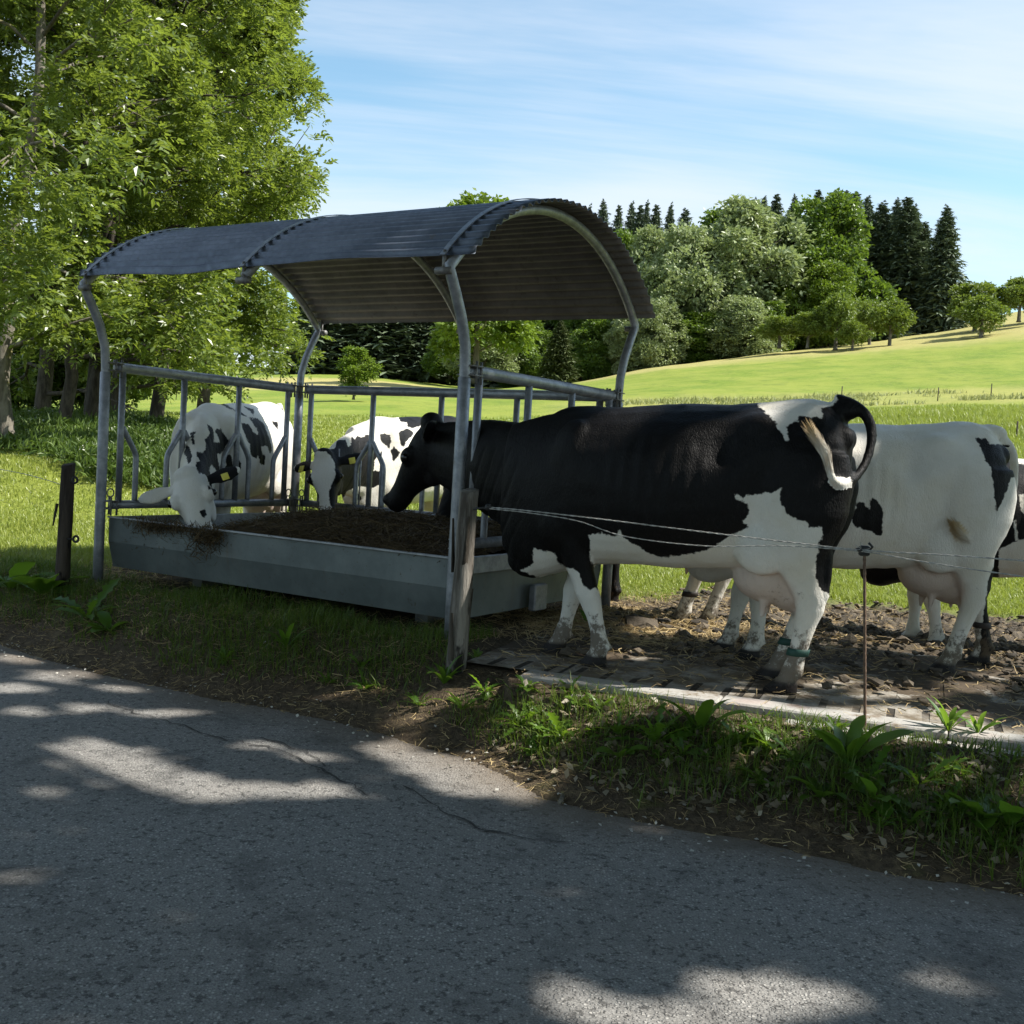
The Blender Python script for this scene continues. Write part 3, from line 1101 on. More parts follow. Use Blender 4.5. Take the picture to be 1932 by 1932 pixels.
def make_cow(name, O, fwd, zoff, S, poll, muzzle, dorsal, mats, leg_shift, tail, patches, base_black, head_patches=None,
             head_black=False, neck_drop=.0, ears=((0, 0), (0, 0)), noise_seed=1, noise_thr=.5, voxel=.0125, tail_white=2.0,
             udder=True, dirt=.25, foot=1.0, bands=(), tags=(), ear_black=None, shoulder_drop=0.0, head_scale=1.0, tuft=None):
    """O: world point under the middle; poll, muzzle, tail: world points"""
    fx = np.array([fwd[0], fwd[1], 0.])
    fx /= np.linalg.norm(fx)
    ly = np.array([-fx[1], fx[0], 0.])                  # its left
    O3 = np.array([O[0], O[1], zoff])
    Rm = np.stack([fx, ly, [0, 0, 1.]])
    tl = lambda P: (np.asarray(P, float) - O3) @ Rm.T / S
    tw = lambda p: (np.asarray(p, float) * S) @ Rm + O3
    poll, muzzle, tail = tl(poll), tl(muzzle), tl(tail)
    dors = np.asarray(dorsal, float) @ Rm.T
    mb = MB()
    N = 28
    ang = np.arange(N) * 2 * math.pi / N
    co, si = np.cos(ang), np.sin(ang)
    secs = []
    for x, zt, zb, w, m in BODY:
        zm = zb + m * (zt - zb)
        y = np.where(si > 0, np.sign(co) * np.abs(co) ** 1.12, np.sign(co) * np.abs(co) ** .86) * w
        z = np.where(si > 0, zm + (zt - zm) * np.abs(si) ** 1.0, zm - (zm - zb) * np.abs(si) ** .92)
        secs.append(np.stack([np.full(N, x), y, z], -1))
    v, q, t = loft(secs)
    mb.add(v, q, t)
    for sg in (-1, 1):                                   # hook and pin bones, shoulder, thigh, ribs
        blob(mb, (-.79, sg * .090, 1.255), (.060, .048, .065))
        blob(mb, (.52, sg * .165, 1.02), (.15, .095, .27))
        blob(mb, (.60, sg * .150, .74), (.13, .10, .15))
        blob(mb, (-.63, sg * .17, .95), (.23, .105, .30))
        blob(mb, (-.60, sg * .145, 1.20), (.21, .10, .13))
        blob(mb, (-.47, sg * .175, .74), (.16, .075, .17))
    blob(mb, (.50, 0, 1.31), (.22, .07, .06))
    blob(mb, (.79, 0, .53), (.15, .105, .11))
    blob(mb, (-.76, 0, 1.39), (.10, .06, .05))
    feet = {}
    for key, LEG, y0 in (('fl', LEGF, .150), ('fr', LEGF, -.150), ('hl', LEGH, .165), ('hr', LEGH, -.165)):
        dx, dy = leg_shift.get(key, (0, 0))
        pts = []
        for x, z, rx, ry in LEG:
            w = float(1 - sst(0, .75, z))
            sy = np.sign(y0) * (.02 * float(sst(.3, .9, z)) - .015)
            pts.append((x + dx * w, y0 + sy + dy * w, z, rx * (1 if z > .4 else 1.02), ry))
        feet[key] = pts
        secs = [np.stack([x + np.cos(ang) * rx * np.where(np.cos(ang) > 0, 1.0 if z > .05 else 1.12, .95), y + np.sin(ang) * ry, np.full(N, z)], -1)
                for x, y, z, rx, ry in pts]
        v, q, t = loft(secs)
        mb.add(v, q, t)
        x, y, z = pts[-4][0], pts[-4][1], .11             # dew claws
        for s2 in (-1, 1):
            blob(mb, (x - .050, y + s2 * .022, z), (.020, .016, .022), 10, 6)
        if key[0] == 'h':                                # point of the hock and the tendon above it
            h = [p for p in pts if abs(p[2] - .475) < .001][0]
            blob(mb, (h[0] - .062, h[1], .515), (.030, .028, .05), 10, 8)
            v, q, t = loft(path_secs([(h[0] - .065, h[1], .50), (h[0] - .075, h[1], .58), (h[0] - .07, h[1], .68), (h[0] - .04, h[1], .78)], [.022, .02, .025, .04], n=10, up=(0, 1, 0)))
            mb.add(v, q, t)
    # neck
    a = muzzle - poll
    Lh = np.linalg.norm(a)
    a /= Lh
    c = np.cross(a, dors)
    c /= np.linalg.norm(c)                               # head's lateral axis
    b = np.cross(c, a)                                   # forehead side
    hs = head_scale
    nk_end = poll + a * .10 * hs - b * .115 * hs
    s0 = np.array([.50, 0, .98])
    s1 = np.array([.78, .16 * nk_end[1], .93 - .25 * shoulder_drop])
    mid = (s1 * .5 + nk_end * .5) + np.array([.02, 0, .02 - neck_drop])
    pth = smooth_path([s0, s1, mid, nk_end], 6)
    kk = np.linspace(0, 1, len(pth))
    ru = np.interp(kk, [0, .33, .66, 1], [.34, .345, .265, .175])
    rv = np.interp(kk, [0, .33, .66, 1], [.17, .175, .130, .095])
    v, q, t = loft(path_secs(pth, ru, rv, up=(0, 0, 1) if abs((nk_end - s1)[2]) < .8 else (1, 0, .3), n=20))
    mb.add(v, q, t)
    # head
    HS = [(-.07, .055, -.02, -.12), (-.02, .082, .0, -.17), (.07, .100, .012, -.215), (.18, .108, .018, -.250), (.30, .108, .018, -.262), (.42, .100, .012, -.240),
          (.54, .082, .0, -.205), (.67, .068, -.012, -.168), (.79, .064, -.020, -.150), (.89, .071, -.022, -.148), (.97, .070, -.028, -.142), (1.03, .052, -.045, -.125), (1.05, .03, -.07, -.105)]
    hl = Lh
    secs = []
    for t_, w, d0, d1 in HS:
        cc = poll + a * t_ * hl + b * (d0 + d1) / 2 * hs
        hh = (d0 - d1) / 2 * hs
        cx = np.sign(co) * np.abs(co) ** .8 * np.where(si < 0, 1 - .35 * np.abs(si), 1)
        secs.append(cc + np.outer(cx * w * hs, c) + np.outer(np.sign(si) * np.abs(si) ** .85 * hh, b))
    v, q, t = loft(secs)
    mb.add(v, q, t)
    HM = np.stack([a, c, b], 1)
    hb = lambda t_, y, z, r: blob(mb, poll + a * t_ * hl + c * y * hs + b * z * hs, np.array(r) * hs, 14, 9, HM)
    hb(-.03, 0, -.02, (.055, .075, .055))
    for sg in (-1, 1):
        hb(.36, sg * .092, -.035, (.055, .034, .042))
        hb(.96, sg * .040, -.040, (.035, .030, .028))
        hb(.30, sg * .062, -.20, (.11, .034, .065))
    eyes = [poll + a * (.375 * hl) + c * sg * .118 * hs - b * .035 * hs for sg in (-1, 1)]
    # ears
    earp = []
    for sg, (up, back) in zip((-1, 1), ears):
        root = poll + a * .07 * hl + c * sg * .075 * hs - b * .075 * hs
        d = c * sg * 1.0 - a * up - b * back
        d /= np.linalg.norm(d)
        w = np.cross(d, b)
        w /= np.linalg.norm(w)
        P = [root, root + d * .05, root + d * .10 - b * .004, root + d * .155 - b * .006, root + d * .20 - b * .002, root + d * .222]
        nrm = np.cross(d, w)
        v, q, t = loft(path_secs(np.array(P) if hs == 1 else root + (np.array(P) - root) * hs, np.array([.026, .040, .055, .054, .036, .012]) * hs, np.array([.026, .019, .015, .013, .011, .008]) * hs, up=w, n=14))
        mb.add(v, q, t)
        earp.append((root, d, w))
    # udder
    uc = np.array([-.52, 0, .55])
    if udder:
        blob(mb, uc, (.225, .150, .135), 20, 12)
        blob(mb, uc + (-.10, 0, -.04), (.155, .135, .125), 20, 12)
        for tx in (-.13, .045):
            for sg in (-1, 1):
                tp = uc + np.array([tx, sg * .068, -.118])
                v, q, t = loft(path_secs([tp + (0, 0, .05), tp, tp + (.004, sg * .004, -.045), tp + (.006, sg * .006, -.075), tp + (.006, sg * .006, -.083)], [.03, .024, .0185, .015, .008], n=10, up=(1, 0, 0)))
                mb.add(v, q, t)
    # tail
    tp = smooth_path(tail, 8)
    tk = np.linspace(0, 1, len(tp))
    tr = np.interp(tk, [0, .12, .5, .72, .88, .97, 1], [.045, .029, .022, .020, .029, .024, .010])
    v, q, t = loft(path_secs(tp, tr, None, up=(0, 1, 0), n=12))
    mb.add(v, q, t)
    # one continuous skin
    tmp = mb.link('tmp', [])
    md = tmp.modifiers.new('r', 'REMESH')
    md.mode = 'VOXEL'
    md.voxel_size = voxel
    sm = tmp.modifiers.new('s', 'SMOOTH')
    sm.factor = .5
    sm.iterations = 9
    dg = bpy.context.evaluated_depsgraph_get()
    ev = tmp.evaluated_get(dg)
    me = bpy.data.meshes.new_from_object(ev)
    bpy.data.objects.remove(tmp)
    nv = len(me.vertices)
    co_ = np.zeros(nv * 3, np.float32)
    me.vertices.foreach_get('co', co_)
    p = co_.reshape(-1, 3).astype(float)
    no = np.zeros(nv * 3, np.float32)
    me.vertices.foreach_get('normal', no)
    no = no.reshape(-1, 3).astype(float)
    # skin relief: ribs, tendons, loose folds at the neck
    rel = .011 * (fbm(p[:, 0] * 5, p[:, 1] * 5, p[:, 2] * 5, 3, 81) - .5) + .006 * (fbm(p[:, 0] * 16, p[:, 1] * 16, p[:, 2] * 9, 2, 84) - .5)
    rel = rel - .0045 * np.exp(-((np.mod(p[:, 0] * 1.0 + p[:, 2] * .45 + .015 * np.sin(p[:, 2] * 9), .085) - .042) / .012) ** 2) * sst(.78, .9, p[:, 0]) * (1 - sst(1.2, 1.3, p[:, 0])) * (p[:, 2] < 1.12)
    ribs = .0024 * np.sin(p[:, 0] * 2 * math.pi / .078 + p[:, 2] * 3) * sst(.72, .85, p[:, 2]) * (1 - sst(1.12, 1.25, p[:, 2])) * sst(-.25, -.1, p[:, 0]) * (1 - sst(.25, .38, p[:, 0])) * (np.abs(p[:, 1]) > .18)
    hollow = -.030 * np.exp(-((p[:, 0] + .24) / .10) ** 2 - ((p[:, 2] - 1.18) / .10) ** 2) * (np.abs(p[:, 1]) > .12)
    flank = -.022 * np.exp(-((p[:, 0] + .62) / .12) ** 2 - ((p[:, 2] - 1.32) / .07) ** 2) * (np.abs(p[:, 1]) > .10)
    hook = sum(.030 * np.exp(-(((p - np.array([-.41, sg * .20, 1.325])) / np.array([.085, .07, .055])) ** 2).sum(1)) for sg in (-1, 1))
    hook = hook + sum(.014 * np.exp(-(((p - np.array([.50, sg * .20, 1.16])) / np.array([.06, .12, .12])) ** 2).sum(1)) for sg in (-1, 1))
    legk = sst(.15, .3, p[:, 2]) * (1 - sst(.55, .7, p[:, 2])) * .004 * (fbm(p[:, 0] * 14, p[:, 1] * 14, p[:, 2] * 5, 2, 82) - .5)
    p = p + no * (rel + ribs + hollow + flank + legk + hook)[:, None]
    me.vertices.foreach_set('co', p.astype(np.float32).ravel())
    me.polygons.foreach_set('use_smooth', np.ones(len(me.polygons), bool))
    me.materials.clear()
    me.materials.append(mats)
    W = tw(p)
    px = proj(W)
    mpp = px[:, 2] / FPX
    vd = W - CAM
    vd /= np.linalg.norm(vd, axis=1)[:, None]
    facing = -(vd * (no @ Rm)).sum(1)

    def pat(polys, black):
        if not polys:
            return np.full(nv, .3 if black else -.3)
        d = np.min([sdpoly(px[:, :2], q_) for q_ in polys], 0) * mpp / S
        return d if black else -d
    fur = pat(patches, base_black)
    nz = (fbm(p[:, 0] * 2.3, p[:, 1] * 2.3, p[:, 2] * 2.3, 3, noise_seed) - noise_thr) * .5
    fur = np.where(facing > -.12, fur, nz)
    # head region
    r_ = p - poll
    ht = r_ @ a / hl
    hperp = np.linalg.norm(r_ - np.outer(r_ @ a, a) + b * .11 * hs, axis=1)
    lat = np.abs(r_ @ c)
    hd = (ht > -.16) & (ht < 1.15) & (hperp < .19 * hs) | ((ht > -.5) & (ht < .5) & (lat > .085 * hs) & (lat < .36 * hs) & (np.abs(r_ @ b + .06) < .12) & (np.linalg.norm(r_, axis=1) < .42))
    if head_patches is not None:
        fur = np.where(hd, pat(head_patches, head_black), fur)
    if ear_black is not None:
        for (root, d, w), eb in zip(earp, ear_black):
            s_ = (p - root) @ d
            m_ = hd & (s_ > .04) & (lat > .1) & (s_ < .26)
            fur = np.where(m_, .1 if eb else -.1, fur)
    # tail
    dd = np.linalg.norm(p[:, None, :] - tp[None, ::2, :], axis=2)
    ti = dd.argmin(1)
    tt = tk[::2][ti]
    tm = (dd.min(1) < tr[::2][ti] + .012) & (tt > .10)
    tl_ = (tt - tail_white) * .9
    fur = np.where(tm, -tl_ if base_black else (tl_ if tail_white < 2 else -.2), fur) if tail_white < 5 else fur
    gold = np.where(tm, sst(.80, .93, tt), 0)
    ud = np.linalg.norm((p - uc - (-.05, 0, -.02)) / (.29, .20, .20), axis=1)
    pink = np.where(udder, (1 - sst(.86, 1.14, ud)) * .62, 0)
    fur = np.where((ud < 1.02) & udder, -.2, fur)
    low = 1 - sst(.10, .45, p[:, 2])
    dirt_ = dirt * (low * 1.1 + .30 * sst(.2, .6, 1 - np.abs(p[:, 2] - .48) / .1) * (p[:, 2] < .6) + .22 * (p[:, 0] < -.45) * (p[:, 2] < 1.0) + .16 * (p[:, 2] < .70) + .06)
    dark = (1 - sst(.060, .075, p[:, 2])) * (np.abs(p[:, 0]) < 1.0) * foot
    for t0, y0, z0, r0 in ((.955, .045, -.028, .016), (.955, -.045, -.028, .016)):     # nostrils
        k = poll + a * t0 * hl + c * y0 * hs + b * z0 * hs
        dark = np.maximum(dark, 1 - sst(r0 * .8, r0 * 1.4, np.linalg.norm(p - k, axis=1)))
    gold = gold * (1 - dark)
    for nme, val in (('fur', fur), ('pink', pink * (~tm)), ('dirt', dirt_ * (~tm)), ('dark', dark), ('gold', gold)):
        setattr_np(me, nme, val)
    ob = bpy.data.objects.new('cow', me)
    COL.objects.link(ob)
    ob.matrix_world = Matrix(((fx[0] * S, ly[0] * S, 0, O3[0]), (fx[1] * S, ly[1] * S, 0, O3[1]), (0, 0, S, O3[2]), (0, 0, 0, 1)))
    for e in eyes:
        m2 = MB()
        blob(m2, e, (.021 * hs,) * 3, 14, 10)
        m2.link('eye', EYE, ob)
    if tuft:                                             # long hair of the switch
        g = np.random.default_rng(noise_seed)
        n_ = 420
        t0 = g.uniform(tuft[0], tuft[1], n_)
        P0 = np.stack([np.interp(t0, tk, tp[:, i]) for i in range(3)], -1)
        T0 = np.stack([np.interp(t0, tk, np.gradient(tp, axis=0)[:, i]) for i in range(3)], -1)
        T0 /= np.linalg.norm(T0, axis=1)[:, None]
        n0 = g.normal(0, 1, (n_, 3))
        n0 -= T0 * (n0 * T0).sum(1)[:, None]
        n0 /= np.linalg.norm(n0, axis=1)[:, None]
        rr = np.interp(t0, tk, tr)[:, None] * .85
        d_ = T0 + n0 * g.uniform(.05, .25, n_)[:, None]
        d_ /= np.linalg.norm(d_, axis=1)[:, None]
        ln_ = g.uniform(.03, .06, n_)[:, None]
        s_ = np.cross(d_, n0) * .0016
        B_ = P0 + n0 * rr
        v = np.stack([B_ - s_, B_ + s_, B_ + d_ * ln_ * .6 + s_ * .8, B_ + d_ * ln_ * .6 - s_ * .8, B_ + d_ * ln_ + T0 * .01], 1)
        k_ = np.arange(n_)[:, None] * 5
        MB().add(v, k_ + np.array([[0, 1, 2, 3]]), k_ + np.array([[3, 2, 4]]), np.repeat(sst(.82, .98, t0) * .8 + g.uniform(0, .2, n_), 5)).link('tail_switch', HAIR, ob)
    for key, z, mt in bands:
        pts = feet[key]
        zs = [q_[2] for q_ in pts][::-1]
        f_ = lambda i, zz: float(np.interp(zz, zs, [q_[i] for q_ in pts][::-1]))
        secs = []
        for zz, ex in ((z - .018, .002), (z - .017, .006), (z, .0065), (z + .017, .006), (z + .018, .002)):
            secs.append(np.stack([f_(0, zz) + np.cos(ang) * (f_(3, zz) + ex), f_(1, zz) + np.sin(ang) * (f_(4, zz) + ex), np.full(N, zz)], -1))
        v, q, t = loft(secs, False)
        MB().add(v, q).link('leg_band', mt, ob)
    for k in tags:
        root, d, w = earp[k]
        m2 = MB()
        cpt = root + d * .125 * hs + b * .012
        dn = -w if w[2] > 0 else w
        box(m2, cpt - d * .026, d * .052, dn * .06, b * .006, .0015)
        m2.link('ear_tag', TAGM, ob)
    return ob


K_ = lambda pts: zp(2040, 1120, 600, pts)
Z2 = lambda pts: zp(1200, 900, 1000, pts)
Z3 = lambda pts: zp(1973, 1100, 1000, pts)
ZB_ = lambda pts: zp(450, 1120, 500, pts)
ZC_ = lambda pts: zp(800, 1150, 550, pts)
MC = cow_mat("holstein_coat")


def plane_pts(O, fwd, pts, offs):
    fx = np.array([fwd[0], fwd[1], 0.])
    fx /= np.linalg.norm(fx)
    n = np.array([-fx[1], fx[0], 0.])
    out = []
    for (x, y), o in zip(pts, offs):
        P0 = np.array([O[0], O[1], 0.]) + n * o
        d = ray(x, y)
        out.append(CAM + d * ((P0 - CAM) @ n) / (d @ n))
    return np.array(out)


# --- the big black cow in front
AO, AF = (.86, 5.5), (-.929, .371)
a_tail = plane_pts(AO, AF, K_([(1230, 150), (1330, 160), (1435, 190), (1520, 268), (1573, 382), (1580, 505), (1552, 640), (1494, 772), (1402, 880), (1295, 915), (1215, 870), (1180, 770), (1155, 660), (1095, 550), (1045, 470), (1000, 400)]),
                   [0, 0, 0, .0, 0, .02, .05, .10, .17, .24, .30, .325, .33, .33, .33, .34])
a_head = [at(806, 797, 6.60), at(724, 936, 6.78)]
cowA = make_cow('cow', AO, AF, 0, 1.0, a_head[0], a_head[1], (-.86, .25, .55), MC,
                {'fl': (-.085, -.03), 'fr': (.22, .02), 'hl': (.0, .0), 'hr': (.10, .0)}, a_tail,
                [K_([(515, 165), (545, 215), (640, 290), (690, 370), (700, 410), (745, 450), (760, 505), (800, 520), (785, 380), (840, 345), (890, 330), (905, 280), (930, 270), (990, 290), (1040, 285), (1115, 305), (1105, 210), (1190, 185), (1265, 120), (1230, 20), (1000, 20), (500, 20)]),
                 K_([(310, 1010), (380, 1045), (400, 1025), (590, 1000), (650, 1010), (735, 955), (720, 1010), (712, 1080), (760, 1130), (775, 1190), (860, 1240), (930, 1260), (960, 1260), (1000, 1320), (1110, 1330), (1125, 1400), (1085, 1480), (1060, 1640), (1055, 1700), (1065, 1800), (1080, 1870), (1140, 1930), (1260, 2000), (1300, 2800), (-100, 2800), (-400, 1600),
                     (0, 1570), (100, 1510), (270, 1390), (420, 1330), (410, 1300), (360, 1280), (370, 1250), (430, 1200), (430, 1150), (420, 1100), (350, 1070), (300, 1050)]),
                 Z2([(985, 1265), (1040, 1250), (1100, 1265), (1140, 1270), (1155, 1235), (1195, 1285), (1260, 1320), (1320, 1370), (1450, 1400), (1560, 1365), (1700, 1340), (1700, 1600), (1300, 1600), (1030, 1460), (995, 1400)]),
                 Z2([(670, 1330), (700, 1345), (790, 1360), (812, 1420), (850, 1440), (905, 1460), (930, 1480), (950, 1530), (990, 1565), (1030, 1550), (1120, 1700), (1120, 2100), (640, 2100), (735, 1640), (770, 1600), (770, 1510), (690, 1500), (600, 1460), (655, 1440), (672, 1420)])],
                True, [], True, tail_white=.56, ears=((.75, .1), (-.25, .35)), noise_seed=3, noise_thr=.40,
                bands=(('hl', .215, BANDG), ('hr', .215, BANDG)), tags=(1,), dirt=.46, voxel=.0105, tuft=(.70, 1.0), ear_black=(True, True), head_scale=1.2)
tag(cowA, 'black cow nearest the road, tail curled up, green bands on its hind legs', 'cow', 'cows round the feeder')

# --- the white cow behind it
EO, EF = (1.94, 6.1), (-1, .03)
e_tail = plane_pts(EO, EF, Z3([(1790, 345), (1840, 370), (1872, 440), (1876, 560), (1862, 660), (1820, 760), (1760, 840), (1690, 895), (1620, 905), (1570, 865), (1535, 815)]),
                   [0, 0, 0, 0, .02, .08, .15, .21, .25, .26, .27])
cowE = make_cow('cow', EO, EF, 0, .985, np.array([.62, 6.15, 1.12]), np.array([.30, 6.2, .66]), (-.8, 0, .6), MC,
                {'fl': (.10, -.03), 'fr': (.22, .06), 'hl': (.07, .02), 'hr': (-.27, -.02)}, e_tail,
                [K_([(1290, 960), (1350, 945), (1400, 1010), (1425, 1070), (1420, 1130), (1375, 1145), (1310, 1120), (1270, 1030)]),
                 K_([(1440, 1090), (1500, 1090), (1520, 1120), (1565, 1150), (1570, 1060), (1600, 1040), (1640, 1080), (1680, 1160), (1690, 1240), (1680, 1390), (1640, 1395), (1580, 1370), (1420, 1310), (1390, 1220), (1380, 1170), (1430, 1150)]),
                 Z3([(1725, 1130), (1760, 1060), (1830, 1120), (1815, 1480), (1800, 1700), (1670, 1700), (1690, 1430), (1720, 1200)]),  # far hind leg: its shade painted on as black coat
                 Z3([(1660, 325), (1720, 335), (1740, 365), (1800, 370), (1850, 375), (1900, 430), (1905, 540), (1860, 560), (1830, 640), (1800, 710), (1775, 760), (1765, 640), (1750, 500), (1720, 460), (1690, 390), (1660, 350)])],
                False, None, False, tail_white=2.0, noise_seed=9, noise_thr=.62, bands=(('hr', .25, BANDD),), dirt=.38, tuft=(.72, 1.0))
tag(cowE, 'white cow with a few black patches standing behind the metal stake', 'cow', 'cows round the feeder')

# --- the cow at the left front, white face in the trough
BF = np.array([-.176, -.985])
bw = at(392, 753, 8.9)
BO = bw[:2] - .45 * 1.03 * BF + np.array([.055, 0])
b_tail = [np.array([-2.29, 10.22, 1.42]), np.array([-2.28, 10.36, 1.36]), np.array([-2.27, 10.42, 1.15]), np.array([-2.27, 10.42, .8]), np.array([-2.27, 10.40, .5])]
cowB = make_cow('cow', BO, BF, .0, 1.0, at(350, 896, 7.75), at(376, 1000, 7.50), (.02, -.85, .45), MC, {'fl': (.05, 0), 'hr': (.1, 0)}, b_tail,
                [ZB_([(585, 435), (640, 470), (660, 560), (650, 640), (720, 630), (690, 540), (670, 520), (690, 480), (740, 490), (800, 580), (830, 620), (800, 680), (740, 760), (690, 760), (720, 900), (735, 990), (700, 960), (640, 890), (610, 920), (615, 1010), (500, 1000), (450, 900), (460, 860), (510, 830), (460, 800), (470, 750), (540, 750), (570, 690), (560, 600), (600, 570), (610, 520)]),
                 ZB_([(400, 530), (460, 510), (440, 600), (450, 690), (400, 610)]), ZB_([(340, 660), (380, 680), (410, 790), (410, 860), (370, 870), (350, 800), (325, 750)]),
                 ZB_([(780, 770), (860, 770), (870, 900), (850, 1010), (800, 1020), (770, 930), (800, 880)]), ZB_([(920, 800), (965, 880), (950, 950), (920, 990)]),
                 ZB_([(960, 410), (1050, 430), (1100, 510), (1150, 550), (1150, 480), (1060, 370), (1150, 370), (1230, 430), (1270, 560), (1300, 640), (1310, 720), (1290, 760), (1260, 680), (1190, 680), (1200, 740), (1240, 800), (1230, 900), (1180, 870), (1150, 770), (1140, 820), (1080, 790), (1060, 660), (1000, 520)]),
                 ZB_([(630, 150), (740, 160), (790, 210), (880, 260), (960, 290), (1060, 350), (1100, 360), (1090, 380), (960, 330), (870, 275), (780, 230), (680, 190)]), ZB_([(1000, 235), (1110, 260), (1110, 330), (1060, 280)]),
                 ZB_([(1310, 400), (1370, 410), (1395, 510), (1340, 450)])],
                False, [ZB_([(495, 1405), (560, 1360), (580, 1450), (550, 1485), (520, 1450)]), ZB_([(585, 435), (640, 470), (800, 580), (830, 620), (740, 760), (690, 760), (720, 900), (735, 990), (700, 960), (640, 890), (610, 920), (615, 1010), (500, 985), (450, 900), (460, 860), (510, 830), (460, 800), (470, 750), (540, 750), (570, 690), (560, 600)]), ZB_([(590, 1120), (620, 1120), (635, 1160), (600, 1170)])], False,
                ears=((.1, .05), (.05, .05)), noise_seed=17, noise_thr=.55, tags=(0,), dirt=.14, ear_black=(True, False), neck_drop=.05, head_scale=1.30)
tag(cowB, 'cow with an all white face reaching through the left bars into the trough', 'cow', 'cows round the feeder')

# --- the cow in the middle, white blaze, at the back bars
CFW = np.array([-.49, -.87])
cw = at(728, 791, 10.0)
CO = cw[:2] - .45 * CFW
c_tail = [np.array([-.42, 11.27, 1.40]), np.array([-.36, 11.38, 1.34]), np.array([-.33, 11.43, 1.1]), np.array([-.33, 11.43, .75]), np.array([-.33, 11.42, .5])]
cowC = make_cow('cow', CO, CFW, .0, 1.0, at(609, 858, 8.95), at(614, 968, 8.68), (-.12, -.80, .58), MC, {}, c_tail,
                [ZC_([(555, 590), (640, 470), (710, 440), (740, 520), (770, 500), (775, 410), (810, 440), (830, 405), (870, 420), (930, 395), (970, 400), (1040, 560), (1060, 600), (1010, 660), (1000, 760), (1080, 760), (1110, 850), (1060, 900), (1000, 930), (830, 920), (720, 980), (640, 1150), (500, 1100), (500, 700)]),
                 ZC_([(1065, 390), (1110, 380), (1165, 400), (1180, 460), (1160, 530), (1110, 490), (1070, 450)]),
                 ZC_([(1245, 150), (1900, 150), (1900, 420), (1480, 300), (1400, 335), (1340, 310), (1340, 270), (1270, 260)]),
                 ZC_([(1260, 370), (1340, 320), (1390, 350), (1410, 390), (1330, 460), (1310, 520), (1280, 500), (1260, 420)]),
                 ZC_([(1170, 560), (1210, 510), (1280, 580), (1200, 680)]), ZC_([(780, 980), (830, 980), (890, 1050), (850, 1070), (790, 1010)])],
                False, [ZC_([(350, 700), (420, 560), (520, 560), (610, 690), (600, 760), (610, 820), (570, 900), (550, 960), (545, 1050), (590, 1220), (590, 1350), (410, 1350), (420, 1220), (450, 1130), (440, 1020), (390, 920), (365, 850), (355, 760)])], True,
                ears=((.15, .1), (.3, .5)), noise_seed=23, noise_thr=.5, tags=(0, 1), dirt=.10, ear_black=(True, True), head_scale=1.14)
tag(cowC, 'black headed cow with a white blaze feeding through the back bars', 'cow', 'cows round the feeder')

# --- the dark cow half hidden behind the black one
DF = np.array([-.62, .785])
DO = np.array([1.36, 7.28]) - (-.60) * DF
d_tail = [np.array([1.52, 7.03, 1.40]), np.array([1.58, 6.95, 1.32]), np.array([1.60, 6.92, 1.1]), np.array([1.60, 6.92, .8]), np.array([1.59, 6.93, .55])]
cowD = make_cow('cow', DO, DF, -.03, 1.03, at(872, 862, 8.45), at(808, 984, 8.12), (-.75, -.1, .6), MC, {'hl': (.1, .02), 'hr': (.02, .15)}, d_tail,
                [Z2([(1300, 1380), (1820, 1380), (1820, 1900), (1300, 1900)])], True, None, True, noise_seed=29, noise_thr=.40, bands=(('hl', .24, BANDD),), dirt=.36, tail_white=.7, head_scale=1.25)
tag(cowD, 'dark cow half hidden behind the black cow, only its back and hind legs showing', 'cow', 'cows round the feeder')

# --- the cow cut off by the right edge
GF = np.array([-.97, .24])
GO = np.array([2.86, 7.25]) - .45 * GF * .97
g_tail = [np.array([4.08, 6.98, 1.30]), np.array([4.18, 6.95, 1.24]), np.array([4.22, 6.94, 1.0]), np.array([4.22, 6.94, .7]), np.array([4.21, 6.94, .5])]
cowG = make_cow('cow', GO, GF, -.07, .945, np.array([1.95, 7.6, 1.0]), np.array([1.62, 7.68, .80]), (-.8, .1, .6), MC, {'fl': (-.04, 0), 'fr': (.10, .02)}, g_tail,
                [Z3([(1888, 445), (1932, 440), (2000, 470), (1990, 500), (1900, 470)]), Z3([(1870, 800), (1885, 790), (1900, 900), (1885, 910)]),
                 Z3([(1790, 950), (1932, 900), (2100, 880), (2300, 1000), (2300, 1400), (1790, 1400)]), Z3([(1000, 1180), (1650, 1180), (1650, 1700), (1000, 1700)]), Z3([(1905, 650), (1960, 640), (1960, 800), (1920, 740)])],
                True, None, True, noise_seed=37, noise_thr=.48, dirt=.30, tail_white=.7)
tag(cowG, 'black and white cow cut off by the right edge of the photo', 'cow', 'cows round the feeder')

# ------------------------------------------------------------------ leaves in bulk
def leaves(mb, P, D, ln, wd, g, up=.6, rnd=None, m=0, fold=.0):
    """one rhombic leaf per point: P base, D direction of the leaf"""
    N = len(P)
    D = D / (np.linalg.norm(D, axis=1)[:, None] + 1e-9)
    nr = g.normal(0, 1, (N, 3)) * (1 - up) + np.array([0, 0, up * 1.6])
    s = np.cross(D, nr)
    s /= np.linalg.norm(s, axis=1)[:, None] + 1e-9
    l = (ln * g.uniform(.65, 1.25, N))[:, None]
    w = (wd * g.uniform(.7, 1.25, N))[:, None]
    mid = P + D * l * .45 + np.cross(s, D) * l * .06
    v = np.stack([P, mid - s * w * .5, P + D * l - np.array([0, 0, 1.]) * l * .10, mid + s * w * .5], 1)
    k = np.arange(N)[:, None] * 4
    r = g.uniform(0, 1, N) if rnd is None else rnd
    mb.add(v, k + np.array([[0, 1, 2, 3]]), None, np.repeat(r, 4), m)


